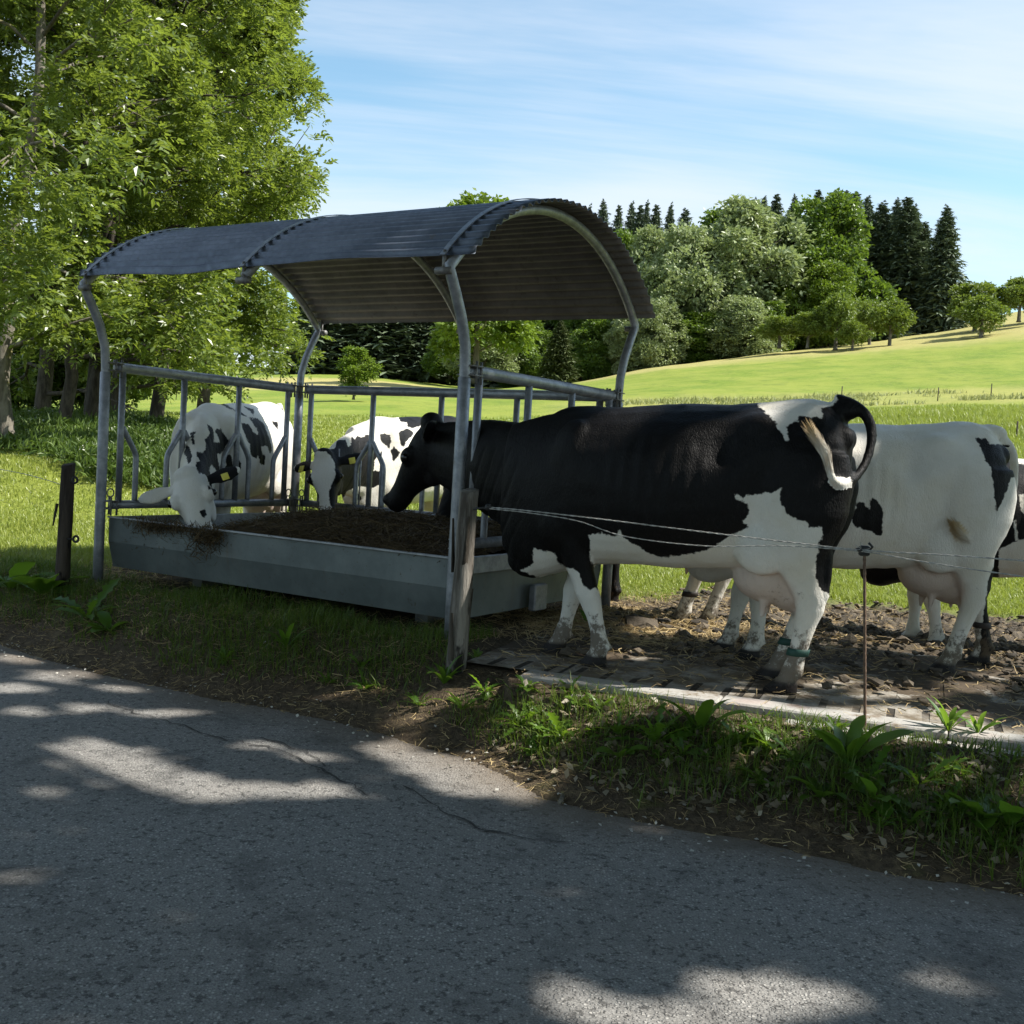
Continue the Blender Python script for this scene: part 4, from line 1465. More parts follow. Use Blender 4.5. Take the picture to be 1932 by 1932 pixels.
def dirs(N, g, zb=0.0):
    d = g.normal(0, 1, (N, 3))
    d[:, 2] += zb
    return d / (np.linalg.norm(d, axis=1)[:, None] + 1e-9)


def limb(mb, a, b, r0, r1, g, sag=.0, k=5, wob=.05, n=8):
    a, b = np.asarray(a, float), np.asarray(b, float)
    t = np.linspace(0, 1, k + 1)[:, None]
    L = np.linalg.norm(b - a)
    w = a + (b - a) * t + g.normal(0, wob * L, (k + 1, 3)) * np.sin(t * math.pi) + np.array([0, 0, sag * L]) * np.sin(t * math.pi)
    tube(mb, w, np.linspace(r0, r1, k + 1), n)
    return w


def bark(name, c1, c2, moss=None):
    m = Mat(name)
    P = m.obj()
    n = m.noise(9, P, 6, .75, scl=(1, 1, .25))
    c = m.mix(m.step(n, .35, .65), c1, c2)
    if moss:
        c = m.mix(m.step(m.noise(2.2, P, 4, .7), .52, .68, 0, .8), c, moss)
    return m.done(m.bsdf(c, .9, 0, .2, m.bump(n, .03, .8)))


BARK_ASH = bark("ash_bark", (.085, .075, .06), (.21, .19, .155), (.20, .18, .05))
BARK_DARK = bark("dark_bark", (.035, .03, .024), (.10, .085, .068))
LEAF_ASH = leaf_mat("ash_leaf", (.056, .096, .016), (.165, .210, .048), (.34, .44, .05), .36, .38, .7)
LEAF_OAK = leaf_mat("broad_leaf", (.065, .120, .016), (.125, .190, .030), (.22, .34, .03), .3, .45, .5)
LEAF_PALE = leaf_mat("pale_leaf", (.16, .21, .075), (.34, .39, .20), (.34, .42, .14), .32, .45, .6)
LEAF_LIME = leaf_mat("lime_leaf", (.085, .140, .012), (.150, .215, .020), (.26, .38, .03), .3, .5, .4)
LEAF_ORCH = leaf_mat("orchard_leaf", (.095, .145, .020), (.175, .225, .042), (.25, .34, .035), .28, .5, .4)
NEEDLE = leaf_mat("needles", (.070, .104, .064), (.155, .192, .112), (.12, .17, .07), .08, .6, .3)
NEEDLE2 = leaf_mat("young_needles", (.045, .068, .020), (.090, .110, .034), (.08, .12, .03), .1, .6, .3)

SIL_Y = np.array([-900, -300, -120, 0, 60, 100, 160, 195, 230, 262, 300, 340, 380, 420, 470, 560, 640, 690, 730, 760, 800])
SIL_X = np.array([380, 480, 545, 566, 560, 572, 592, 618, 626, 604, 622, 612, 590, 602, 605, 612, 618, 600, 560, 520, 350])


# ------------------------------------------------------------------ the ash trees on the left
def ash_tree(label, base, H, spread, lean, seed, r0, crown0=.22, n_limb=22, sprays=1500, leaf=.112, bk=None, cull=True, forks=1):
    g = np.random.default_rng(seed)
    base = np.array([base[0], base[1], float(ground_z(base[0], base[1])) - .15])
    root = tag(empty('ash_tree', base), label, 'tree', 'trees on the left')
    tr = MB()
    lean = np.array([lean[0], lean[1], 0.])
    Ps, Ds = [], []
    for fk in range(forks):
        off = np.array([g.normal(0, .25), g.normal(0, .25), 0]) if forks > 1 else np.zeros(3)
        ln2 = lean + off * 4
        tk = np.linspace(0, 1, 12)
        path = np.stack([ln2[0] * tk ** 1.4 + off[0], ln2[1] * tk ** 1.4 + off[1], H * tk], -1)
        path[1:, :2] += np.cumsum(g.normal(0, .09, (11, 2)), 0)
        rad = r0 * (1 - tk * .93) * np.where(tk < .05, 1.45, 1) * (1 if forks == 1 else .75)
        path = np.insert(path, 1, path[0] * .9 + path[1] * .1, 0)
        rad = np.insert(rad, 1, rad[1] * 1.12)
        tube(tr, path, rad, 12)
        for k in range(n_limb):
            t = crown0 + (1 - crown0) * (k + g.uniform(0, .8)) / n_limb
            p0 = np.array([np.interp(t * H, path[:, 2], path[:, i]) for i in range(3)])
            az = k * 2.399 + g.uniform(-.5, .5)
            prof = math.sin(math.pi * min(1, (1 - (t - crown0) / (1 - crown0)) * .62 + .18)) ** .8
            L = spread * prof * g.uniform(.7, 1.15)
            el = g.uniform(.1, .55) + (t - .4) * 1.1
            tip = p0 + np.array([math.cos(az) * math.cos(el), math.sin(az) * math.cos(el), math.sin(el)]) * L
            rr = max(.02, r0 * .34 * (1 - t * .7))
            def out(pt, mg=6):
                if not cull:
                    return False
                k_ = proj(np.asarray(pt) + base)
                return k_[0] > np.interp(k_[1], SIL_Y, SIL_X) - mg
            while out(tip) and L > .4:
                tip = p0 + (tip - p0) * .8
                L *= .8
            if out(tip):
                continue
            w = limb(tr, p0, tip, rr, .012, g, .08, 6, .035, 7)
            for q in range(7):
                f = g.uniform(.3, 1)
                a = w[min(int(f * 6), 6)]
                d = dirs(1, g, .15)[0]
                b = a + (d * .75 + (tip - p0) / (L + 1e-6) * .6) * L * g.uniform(.22, .42)
                if out(b):
                    b = a + (b - a) * .5
                    if out(b):
                        continue
                limb(tr, a, b, rr * .35, .006, g, -.04, 3, .06, 5)
                m = int(sprays / (n_limb * 7 * forks)) + 1
                f2 = g.uniform(.25, 1.12, m)[:, None]
                pp = a + (b - a) * f2 + g.normal(0, .17, (m, 3)) * (1 + .4 * g.uniform(0, 1, (m, 1)))
                Ps.append(pp)
                Ds.append(np.tile((b - a) / (np.linalg.norm(b - a) + 1e-6), (m, 1)) + g.normal(0, .6, (m, 3)))
    P, D = np.concatenate(Ps), np.concatenate(Ds)
    if cull:
        px = proj(P + base)
        lim = np.interp(px[:, 1], SIL_Y, SIL_X) + 34 * (fbm(px[:, 1] / 60, px[:, 1] * 0, o=3, s=91) - .5) - 8
        low = px[:, 1] - (742 + 22 * np.sin(px[:, 0] / 31.) - 60 * sst(560, 620, px[:, 0]))
        low2 = px[:, 1] - (705 + 25 * np.sin(px[:, 0] / 17.))
        keep = (px[:, 0] < lim) & np.where(px[:, 0] > 215, (px[:, 0] > 300) * (low < 0) + (px[:, 0] <= 300) * (low2 < 0), px[:, 1] < 690 + 40 * np.sin(px[:, 0] / 23.)) & (px[:, 1] > -500)
        P, D = P[keep], D[keep]
    Pw = P + base                                        # clumps with dark gaps between them
    cl = fbm(Pw[:, 0] * .95, Pw[:, 1] * .95, Pw[:, 2] * 1.1, 3, 93)
    keep = g.random(len(P)) < sst(.36, .52, cl) * .94 + .06
    P, D = P[keep], D[keep]
    # compound leaves: seven leaflets along a drooping stalk, four of them to a spray
    mb = MB()
    N = len(P)
    sp_r = np.clip(g.normal(.5, .2, N), 0, 1)
    for leafk in range(3):
        st = D + g.normal(0, .9, (N, 3))
        st[:, 2] -= .08
        st /= np.linalg.norm(st, axis=1)[:, None]
        side = np.cross(st, np.array([0, 0, 1.]) + g.normal(0, .25, (N, 3)))
        side /= np.linalg.norm(side, axis=1)[:, None] + 1e-6
        ll = leaf * 2.4
        for fpos, sg in ((.35, -1), (.38, 1), (.62, -1), (.66, 1), (.86, -1), (.9, 1), (1.0, 0)):
            b = P + st * (ll * fpos)
            b[:, 2] -= .08 * ll * fpos ** 2
            d = side * sg * .85 + st * (.55 if sg else 1.0)
            leaves(mb, b, d, leaf, leaf * .54, g, .55, np.clip(sp_r + g.normal(0, .2, N), 0, 1))
    tr.link('trunk', bk or BARK_ASH, root)
    mb.link('crown', LEAF_ASH, root, smooth=False)
    return root


def PX(x, Y):
    """ground spot seen in picture column x at distance Y"""
    t = (x - 966) / FPX
    return (t * Y, Y)


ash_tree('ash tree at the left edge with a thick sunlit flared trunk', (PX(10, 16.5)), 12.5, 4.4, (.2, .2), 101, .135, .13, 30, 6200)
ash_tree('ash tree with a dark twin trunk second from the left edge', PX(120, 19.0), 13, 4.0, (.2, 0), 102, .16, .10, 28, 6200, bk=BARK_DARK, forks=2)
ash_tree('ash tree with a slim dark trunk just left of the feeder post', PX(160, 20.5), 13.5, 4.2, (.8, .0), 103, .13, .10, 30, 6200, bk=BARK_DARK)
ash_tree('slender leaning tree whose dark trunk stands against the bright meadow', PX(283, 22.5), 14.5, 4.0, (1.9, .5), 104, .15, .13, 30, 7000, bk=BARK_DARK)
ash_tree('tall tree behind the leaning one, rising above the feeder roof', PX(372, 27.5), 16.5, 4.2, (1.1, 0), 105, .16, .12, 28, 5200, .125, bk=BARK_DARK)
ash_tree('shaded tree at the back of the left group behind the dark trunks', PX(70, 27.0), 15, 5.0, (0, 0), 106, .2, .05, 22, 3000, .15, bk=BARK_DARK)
ash_tree('dense tree at the back of the left group between the dark trunks and the feeder', PX(215, 30.0), 16, 5.0, (0, 0), 107, .2, .04, 24, 3200, .15, bk=BARK_DARK)


# ------------------------------------------------------------------ tall herbs under those trees
def undergrowth():
    g = np.random.default_rng(55)
    N = 9000
    x = g.uniform(-60, 345, N)
    Y = g.uniform(13.2, 24, N)
    lim = 13.2 + 4.4 * sst(140, -60, x) * 0 + 3.0 * (1 - sst(0, 220, x))
    keep = (Y > lim + g.normal(0, .5, N)) & (x < 330 - 2.0 * (Y - 14) + g.normal(0, 14, N))
    x, Y = x[keep], Y[keep]
    X = (x - 966) / FPX * Y
    z = ground_z(X, Y)
    mb = MB()
    h = .06 + .34 * fbm(X * .9, Y * .9, o=3, s=77) ** 1.5 * g.uniform(.2, 1.4, len(X))
    for k in range(9):
        f = g.uniform(.1, 1, len(X))
        P = np.stack([X + g.normal(0, .10, len(X)), Y + g.normal(0, .10, len(X)), z + h * f], -1)
        leaves(mb, P, dirs(len(X), g, .9), .16, .035, g, .3)
    k = g.random(len(X)) < .022                       # pale umbels and flower heads
    fl = MB()
    P = np.stack([X, Y, z + h * 1.12], -1)[k]
    for j in range(5):
        leaves(fl, P + g.normal(0, .03, P.shape), dirs(len(P), g, 0), .035, .03, g, .9)
    o = mb.link('undergrowth', leaf_mat("herb_leaf", (.045, .085, .014), (.095, .145, .022), (.16, .26, .03), .25), smooth=False)
    tag(o, 'tall dark herbs and nettles growing on the bank under the left trees', 'undergrowth', kind='stuff')
    o = fl.link('flowers', leaf_mat("white_flower", (.55, .56, .48), (.7, .7, .62), (.4, .4, .3), .2), smooth=False)
    tag(o, 'small white flower heads scattered over the bank under the left trees', 'flowers', kind='stuff')


undergrowth()


# ------------------------------------------------------------------ trees across the meadow (shared shapes)
def crown_mesh(name, mat, seed, lobes, n, leaf, rx, rz0, rz1, top=1.0, hollow=.55):
    """unit crown: height 1, made of leaf sprays on many unequal lobes"""
    g = np.random.default_rng(seed)
    mb = MB()
    C, R = [], []
    for k in range(lobes):
        t = (k + .5) / lobes
        z = rz0 + (rz1 - rz0) * t
        env = math.sin(math.pi * min(1, .16 + .80 * (t ** .85))) ** .7 * rx
        az = k * 2.399 + g.uniform(-.4, .4)
        rr = env * g.uniform(.30, .98)
        C.append((math.cos(az) * rr, math.sin(az) * rr, z + g.normal(0, .02)))
        R.append(rx * g.uniform(.22, .50) * (1 - .25 * t))
    C.append((rx * .15, -rx * .1, rz1 - .05))
    R.append(rx * .33)
    C, R = np.array(C), np.array(R)
    k = g.choice(len(C), n, p=R ** 2 / (R ** 2).sum())
    d = dirs(n, g, .25)
    rad = g.uniform(hollow, 1.0, n) ** .5
    lump = .62 + .8 * fbm(d[:, 0] * 2.6 + k * 7, d[:, 1] * 2.6, d[:, 2] * 2.6, 3, seed)
    P = C[k] + d * (R[k] * rad * lump)[:, None] * np.array([1, 1, .85])
    gp = fbm(P[:, 0] * 6 + 3, P[:, 1] * 6, P[:, 2] * 6, 3, seed + 9)
    kp = g.random(n) < sst(.36, .50, gp) * .92 + .08
    P, d, k, n = P[kp], d[kp], k[kp], int(kp.sum())
    tone = np.clip(.5 + .55 * (vn(P[:, 0] * 7, P[:, 1] * 7, P[:, 2] * 7, seed + 3) - .5) + g.normal(0, .12, n), 0, 1)
    for q in range(3):
        leaves(mb, P + g.normal(0, leaf * .45, P.shape), d + g.normal(0, .8, P.shape), leaf, leaf * .62, g, .45, tone)
    return mb.mesh(name, mat, False), C, R


def trunk_mesh(name, mat, C, R, seed, r=.022):
    g = np.random.default_rng(seed)
    mb = MB()
    tube(mb, [(0, 0, -.02), (.0, 0, .02), (.004, .004, .25), (-.004, .006, .55), (0, 0, .9)], [r * 1.4, r, r * .8, r * .5, r * .12], 8)
    for k in range(0, len(C), 2):
        z0 = max(.12, C[k][2] - R[k] * 1.2)
        limb(mb, (0, 0, z0), C[k], r * .4, r * .08, g, .03, 3, .03, 5)
    return mb.mesh(name, mat, True)


def spruce_mesh(name, mat, seed, rx=.17, levels=40, bare=.05):
    g = np.random.default_rng(seed)
    mb = MB()
    for i in range(levels * 11):
        t = (i / (levels * 11.)) ** 1.12
        z = bare + (1 - bare) * t
        L0 = rx * (1 - t) ** .66 + .006
        az = i * 2.399963 + g.uniform(-.3, .3)
        L = L0 * (g.uniform(.5, 1.1) + .25 * (g.random() < .12))
        z += g.normal(0, .006)
        u = np.array([math.cos(az), math.sin(az), 0])
        s = np.array([-u[1], u[0], 0])
        dr = g.uniform(.1, .5) + .35 * (1 - t) - .45 * t
        m = 6
        f = np.linspace(.15, 1, m)
        P = u * (L * f)[:, None] + np.array([0, 0, z]) + np.array([0, 0, -1.]) * (L * dr * (f - .45 * f ** 3))[:, None]
        for sg in (-1, 1, 0):
            D = s * sg * .8 + u * (.6 if sg else .9) + np.array([0, 0, -.35 if sg else .05])
            leaves(mb, P, np.tile(D, (m, 1)) + g.normal(0, .25, (m, 3)), L0 * .36 + .008, L0 * .11 + .005, g, .7)
        leaves(mb, P * np.array([.75, .75, 1]), np.tile(np.array([u[0] * .35, u[1] * .35, -1]), (m, 1)) + g.normal(0, .2, (m, 3)), L0 * .42 + .004, L0 * .16 + .003, g, .1)
    leaves(mb, np.tile(np.array([[0, 0, .965]]), (10, 1)), dirs(10, g, 1.6), .035, .009, g, .2)
    return mb.mesh(name, mat, False)


def spruce_trunk(name):
    mb = MB()
    tube(mb, [(0, 0, -.02), (0, 0, .1), (0, 0, .5), (0, 0, .995)], [.016, .012, .008, .0015], 7)
    return mb.mesh(name, BARK_DARK, True)


OAKS = []
for k, (mt, lob, rx) in enumerate(((LEAF_PALE, 26, .34), (LEAF_OAK, 24, .38), (LEAF_PALE, 22, .40), (LEAF_LIME, 20, .36), (LEAF_OAK, 30, .30))):
    me, C_, R_c = crown_mesh('crown', mt, 200 + k, lob + 10, 13500, .030, rx, .06, .90)
    OAKS.append((me, trunk_mesh('trunk', BARK_DARK, C_, R_c, 300 + k)))
ORCH = []
for k in range(3):
    me, C_, R_c = crown_mesh('crown', LEAF_ORCH, 230 + k, 12, 2600, .055, .42, .40, .86)
    ORCH.append((me, trunk_mesh('trunk', BARK_ASH, C_, R_c, 330 + k, .035)))
me, C_, R_c = crown_mesh('crown', LEAF_LIME, 251, 22, 4200, .034, .24, .12, .93, hollow=.2)
SAPL = [(me, trunk_mesh('trunk', BARK_ASH, C_, R_c, 351, .014))]
me, C_, R_c = crown_mesh('crown', LEAF_LIME, 261, 30, 7000, .028, .27, .16, .94, hollow=.2)
POPL = [(me, trunk_mesh('trunk', BARK_ASH, C_, R_c, 361, .016))]
SPRU = [(spruce_mesh('crown', NEEDLE, 270 + k, rx), None) for k, rx in enumerate((.17, .145, .20))]
SPRU = [(a, spruce_trunk('trunk')) for a, _ in SPRU]
SPRY = [(spruce_mesh('crown', NEEDLE2, 280, .24), spruce_trunk('trunk'))]


def far_tree(kind, x, ytop, ybase, Y, wpx, name, label, group, seed, wr):
    """a tree that stands at distance Y, its top and foot as tall as seen there"""
    b = at(x, ybase, Y)
    h = (ybase - ytop) / FPX * Y
    me, tk = kind
    g = np.random.default_rng(seed)
    root = tag(empty(name, b), label, 'tree', group)
    sx = wpx / FPX * Y / (2 * wr)
    rz = g.uniform(0, 6.28)
    for nm, m in (('trunk', tk), ('crown', me)):
        o = bpy.data.objects.new(nm, m)
        o.scale = (sx, sx, h)
        o.rotation_euler = (0, 0, rz)
        o.parent = root
        COL.objects.link(o)
    return root


WOOD = 'trees at the edge of the wood'
_k = 0
for kind, x, yt, yb, Y, w, lab in (
    (0, 1385, 378, 676, 116, 205, 'tall pale green tree in the middle of the wood edge, widest of all'),
    (2, 1292, 425, 690, 114, 150, 'pale leafy tree at the wood edge, left of the widest one'),
    (0, 1215, 432, 700, 118, 150, 'pale leafy tree showing just right of the feeder roof'),
    (1, 1545, 376, 652, 118, 165, 'darker green broad tree in front of the spruces'),
    (2, 1462, 410, 664, 120, 130, 'pale green tree between the widest tree and the darker broad one'),
    (4, 1160, 440, 706, 122, 120, 'broad tree partly hidden behind the right edge of the feeder roof'),
    (1, 1100, 455, 712, 124, 130, 'broad tree behind the feeder roof near its right end'),
    (4, 1330, 400, 682, 124, 130, 'leafy tree standing behind the widest pale one on its left'),
    (3, 1560, 500, 652, 112, 100, 'bright lime green tree low in front of the darker broad tree'),
    (3, 1495, 480, 660, 114, 80, 'small bright green tree between two tall broad trees'),
    (2, 1232, 560, 694, 108, 95, 'whitish flowering shrubby tree at the foot of the wood'),
    (2, 1395, 560, 676, 108, 105, 'low whitish bushy tree at the foot of the widest pale tree'),
    (1, 1310, 590, 684, 110, 110, 'dark low tree at the foot of the wood, left of a whitish one'),
    (4, 1450, 570, 668, 110, 80, 'dark low tree at the foot of the wood beside the orchard'),
    (0, 915, 590, 716, 112, 110, 'pale leafy tree seen under the middle of the feeder roof'),
    (4, 850, 600, 712, 118, 90, 'dark leafy tree seen under the roof, left of a pale one'),
    (1, 985, 596, 728, 116, 90, 'dark leafy tree seen under the roof behind the front right post'),
    (4, 1120, 600, 722, 112, 90, 'dark leafy tree seen between the right posts of the feeder'),
    (0, 1170, 600, 708, 110, 60, 'small pale tree seen beside the back right post of the feeder'),
):
    far_tree(OAKS[kind], x, yt, yb, Y, w * 1.28, 'broadleaf_tree', lab, WOOD, 400 + _k, .36)
    _k += 1
SP = 'spruces in the wood'
for i, (x, yt, yb, Y, w, lab) in enumerate((
    (1768, 397, 640, 124, 62, 'free standing spruce at the right end of the wood'),
    (1735, 425, 642, 130, 60, 'spruce next to the free standing one at the right end'),
    (1711, 392, 646, 132, 62, 'tall spruce third from the right end of the wood'),
    (1690, 376, 646, 128, 66, 'tallest spruce of the right hand clump'),
    (1666, 378, 648, 134, 60, 'dark spruce left of the tallest one in the right hand clump'),
    (1644, 384, 648, 130, 62, 'dark spruce at the left of the right hand clump'),
    (1622, 372, 650, 136, 60, 'spruce between the darker broad tree and the right hand clump'),
    (1600, 364, 652, 130, 64, 'spruce towering right behind the darker broad tree'),
    (1575, 360, 654, 140, 58, 'spruce whose tip is the highest above the darker broad tree'),
    (1548, 362, 656, 142, 56, 'spruce tip behind the crown of the darker broad tree'),
    (1518, 358, 660, 146, 50, 'thin spruce tip above the gap between two broad trees'),
    (1482, 368, 662, 146, 52, 'spruce tip above the pale tree left of the darker broad one'),
    (1452, 366, 664, 148, 48, 'spruce tip rising over the right shoulder of the widest tree'),
    (1424, 372, 668, 146, 50, 'spruce tip behind the top of the widest pale tree'),
    (1402, 378, 670, 148, 46, 'short spruce tip behind the top of the widest pale tree'),
    (1268, 396, 690, 140, 44, 'spruce tip left of the widest tree, last of the row of tips'),
    (1247, 388, 692, 142, 42, 'spruce tip in the row right of the roof, second from its right end'),
    (1226, 391, 694, 140, 44, 'spruce tip in the row right of the roof, third from its right end'),
    (1206, 386, 696, 142, 42, 'highest of the spruce tips in the row right of the roof'),
    (1186, 394, 698, 140, 44, 'spruce tip in the middle of the row right of the roof'),
    (1166, 390, 700, 142, 40, 'spruce tip in the left part of the row right of the roof'),
    (1147, 394, 702, 140, 42, 'spruce tip close to the corrugated edge of the roof'),
    (1124, 384, 704, 138, 40, 'spruce tip touching the roof edge'),
    (1100, 392, 708, 140, 46, 'spruce mostly hidden by the top of the roof'),
    (1010, 480, 730, 128, 70, 'dark spruce under the roof right of the front right post'),
    (1075, 490, 724, 130, 66, 'dark spruce seen through the right end of the feeder'),
    (945, 500, 724, 132, 70, 'dark spruce seen under the roof, next to a pale leafy tree'),
    (880, 520, 716, 130, 66, 'dark spruce seen under the roof behind two leafy trees'),
    (818, 500, 708, 126, 72, 'dark spruce under the middle of the roof'),
    (775, 500, 704, 126, 74, 'dark spruce in the shaded hollow, right of the small pale tree'),
    (735, 490, 702, 128, 70, 'dark spruce in the shaded hollow behind the small pale tree'),
    (695, 500, 702, 126, 72, 'dark spruce above the right side of the small pale tree'),
    (655, 490, 702, 128, 72, 'dark spruce above the left side of the small pale tree'),
    (618, 500, 702, 126, 70, 'dark spruce beside the back left post of the feeder'),
    (580, 510, 704, 128, 70, 'dark spruce behind the ends of the ash branches'),
    (1480, 520, 664, 122, 60, 'low dark spruce at the wood edge behind the orchard'),
    (1650, 540, 648, 118, 44, 'low spruce in front of the right hand clump'),
)):
    far_tree(SPRU[(i * 7 + i // 3) % 3], x + 7 * math.sin(i * 5.1), yt + 9 * abs(math.sin(i * 3.3)) - 2, yb, Y, w * (1.9 if yb > 658 and yt < 420 else 1.75) * (1 + .25 * math.sin(i * 2.7)), 'spruce_tree', lab, SP, 500 + i, .18)
far_tree(SPRY[0], 1052, 606, 722, 106, 78, 'spruce_tree', 'yellowish young spruce seen just left of the back right post', SP, 560, .25)
for i, (x, yt, yb, Y, w, lab) in enumerate((
    (1470, 598, 656, 100, 92, 'rounded orchard tree furthest left of its row'),
    (1523, 588, 656, 98, 78, 'orchard tree second from the left of its row'),
    (1576, 548, 658, 97, 84, 'taller orchard tree with a leaning bare trunk'),
    (1608, 606, 661, 95, 66, 'smallest orchard tree, pale and round on a short trunk'),
    (1640, 566, 652, 104, 76, 'orchard tree behind the smallest one'),
    (1678, 564, 654, 97, 84, 'leafy orchard tree casting a shadow on the mown strip'),
    (1850, 556, 641, 96, 100, 'dark low tree alone on the slope near the right edge'),
    (1838, 532, 632, 106, 110, 'pale tree standing behind the dark low one near the right edge'),
    (1922, 522, 606, 104, 84, 'tree at the top of the slope cut off by the right edge'),
    (1946, 540, 604, 108, 70, 'second tree at the right edge, lower and further back'),
)):
    far_tree(ORCH[i % 3], x, yt, yb, Y, w, 'orchard_tree', lab, 'orchard trees on the slope', 600 + i, .42)
far_tree(SAPL[0], 667, 653, 752, 58, 88, 'young_tree', 'small pale young tree standing alone on the meadow behind the feeder', None, 620, .26)
far_tree(POPL[0], 897, 364, 716, 96, 230, 'poplar_tree', 'tall light green tree whose top shows above the feeder roof', None, 621, .27)

for i, (x, yt, yb, Y, w, lab) in enumerate((
    (30, 520, 775, 31, 210, 'dark bush at the far left under the trees'),
    (130, 500, 770, 33, 210, 'dark bush filling the gap behind the twin trunk'),
    (228, 520, 765, 32, 200, 'dark bush behind the feeder post on the left'),
    (318, 470, 715, 36, 230, 'bushy tree behind the leaning trunk'),
)):
    far_tree(OAKS[1 if i % 2 else 4], x, yt, yb, Y, w, 'bush', lab, 'bushes under the left trees', 640 + i, .36)['category'] = 'bush'

# ------------------------------------------------------------------ the roadside tree whose crown shades the road (it stands beyond the right edge)
def sh(x, y, z):
    """where the sun ray through a seen spot meets z = 0"""
    P = onz(x, y, z) if z < .5 else None
    return P - SUN * (P[2] / SUN[2])


def hit(P):
    return P - SUN * (P[..., 2:3] / SUN[2])


SPOTS = []                               # sun flecks: centre (picture), half sizes (picture), height of the surface


def spot(x, y, rx, ry, z=ROAD_Z, Y=None, k=1.0):
    f = (lambda a, b: onz(a, b, z)) if Y is None else (lambda a, b: at(a, b, Y))
    c = hit(f(x, y)[None])[0]
    e1 = hit(f(x + rx, y)[None])[0] - c
    e2 = hit(f(x, y + ry)[None])[0] - c
    e1 = e1 * (1 + .06 / np.linalg.norm(e1))
    e2 = e2 * (1 + .06 / np.linalg.norm(e2))
    SPOTS.append((c[:2], np.linalg.inv(np.stack([e1[:2], e2[:2]], 1)), k))


for a in ((215, 1432, 95, 36), (300, 1470, 120, 30), (420, 1490, 110, 16), (590, 1488, 75, 14), (150, 1408, 50, 14),
          (45, 1240, 60, 12), (120, 1275, 60, 9), (25, 1300, 40, 9),
          (740, 1412, 48, 20), (815, 1442, 80, 22), (900, 1474, 90, 20), (985, 1490, 70, 16), (1040, 1440, 75, 16), (960, 1440, 50, 14),
          (1080, 1905, 70, 26), (1190, 1925, 120, 22), (1420, 1852, 85, 22), (1540, 1885, 80, 26), (1470, 1900, 70, 16), (1765, 1842, 45, 9), (1830, 1876, 50, 14),
          (25, 1650, 26, 7), (1390, 1500, 52, 12), (1530, 1452, 95, 16), (1290, 1400, 30, 16)):
    spot(*a)
for a in ((330, 1345, 80, 6), (600, 1430, 50, 6), (490, 1405, 40, 6), (75, 1496, 34, 5), (180, 1335, 40, 5), (230, 1300, 40, 4), (30, 1345, 30, 5)):
    spot(*a)
for a in ((1235, 1378, 60, 20), (1340, 1395, 75, 18), (1450, 1425, 90, 20), (1560, 1410, 75, 16), (1700, 1430, 95, 20), (1830, 1450, 80, 14), (1750, 1500, 60, 14), (1130, 1335, 60, 14), (880, 1322, 50, 12), (1900, 1520, 50, 14), (790, 1320, 24, 8), (1060, 1372, 60, 26), (1160, 1372, 90, 24), (980, 1355, 40, 14), (700, 1285, 60, 10)):
    spot(*a, z=-.15)
for a in ((1190, 1303, 80, 9), (1010, 1290, 40, 6), (1330, 1330, 80, 7), (1660, 1378, 70, 9), (1760, 1395, 110, 9), (1500, 1355, 60, 6),
          (1290, 1205, 90, 10), (1230, 1188, 60, 8), (1180, 1240, 70, 7), (1560, 1290, 60, 9), (1690, 1310, 90, 8), (1830, 1300, 80, 10), (1900, 1275, 70, 10), (1640, 1255, 60, 7), (1790, 1350, 70, 9), (1480, 1312, 40, 6)):
    spot(*a, z=0)
for a in ((1520, 785, 70, 20, 5.25), (1490, 800, 40, 14, 5.2), (1455, 790, 22, 14, 5.2), (1548, 815, 40, 14, 5.15),
          (1660, 812, 60, 14, 6.0), (1760, 822, 55, 18, 6.0), (1830, 815, 40, 10, 6.1), (1720, 870, 26, 20, 5.85)):
    spot(a[0], a[1], a[2], a[3], Y=a[4])
for a in ((455, 480, 60, 9, 7.3), (560, 462, 70, 7, 7.2), (330, 500, 40, 8, 7.4)):
    spot(a[0], a[1], a[2], a[3], Y=a[4], k=.55)
EDGE = np.array([(-14, 6.6), (-8, 7.6), (-6, 8.1), (-4.6, 8.75), (-4, 8.75), (-3.2, 9.35), (-2.4, 9.45), (-1.2, 8.7), (0, 7.5), (1, 6.95), (2.0, 6.85), (2.6, 6.55), (3.4, 6.1), (5, 5.9), (9, 5.6)])


def shaded(G):
    x, y = G[:, 0], G[:, 1]
    ed = np.interp(x, EDGE[:, 0], EDGE[:, 1]) + .35 * (fbm(x * 2.1, y * 2.1, o=3, s=141) - .5) * 2
    ok = (y < ed) & (y > -9.0) & (x > -14) & (x < 8.0)
    wob = .28 * (fbm(x * 3.2, y * 3.2, o=3, s=140) - .5) * 2
    for c, M, k in SPOTS:
        d = np.stack([x - c[0], y - c[1]], -1) @ M.T
        r = np.hypot(d[:, 0], d[:, 1])
        ok &= ~((r + wob < 1.0) & (_h((x * 997).astype(np.int64), (y * 991).astype(np.int64), 3, 5) < k))
    return ok


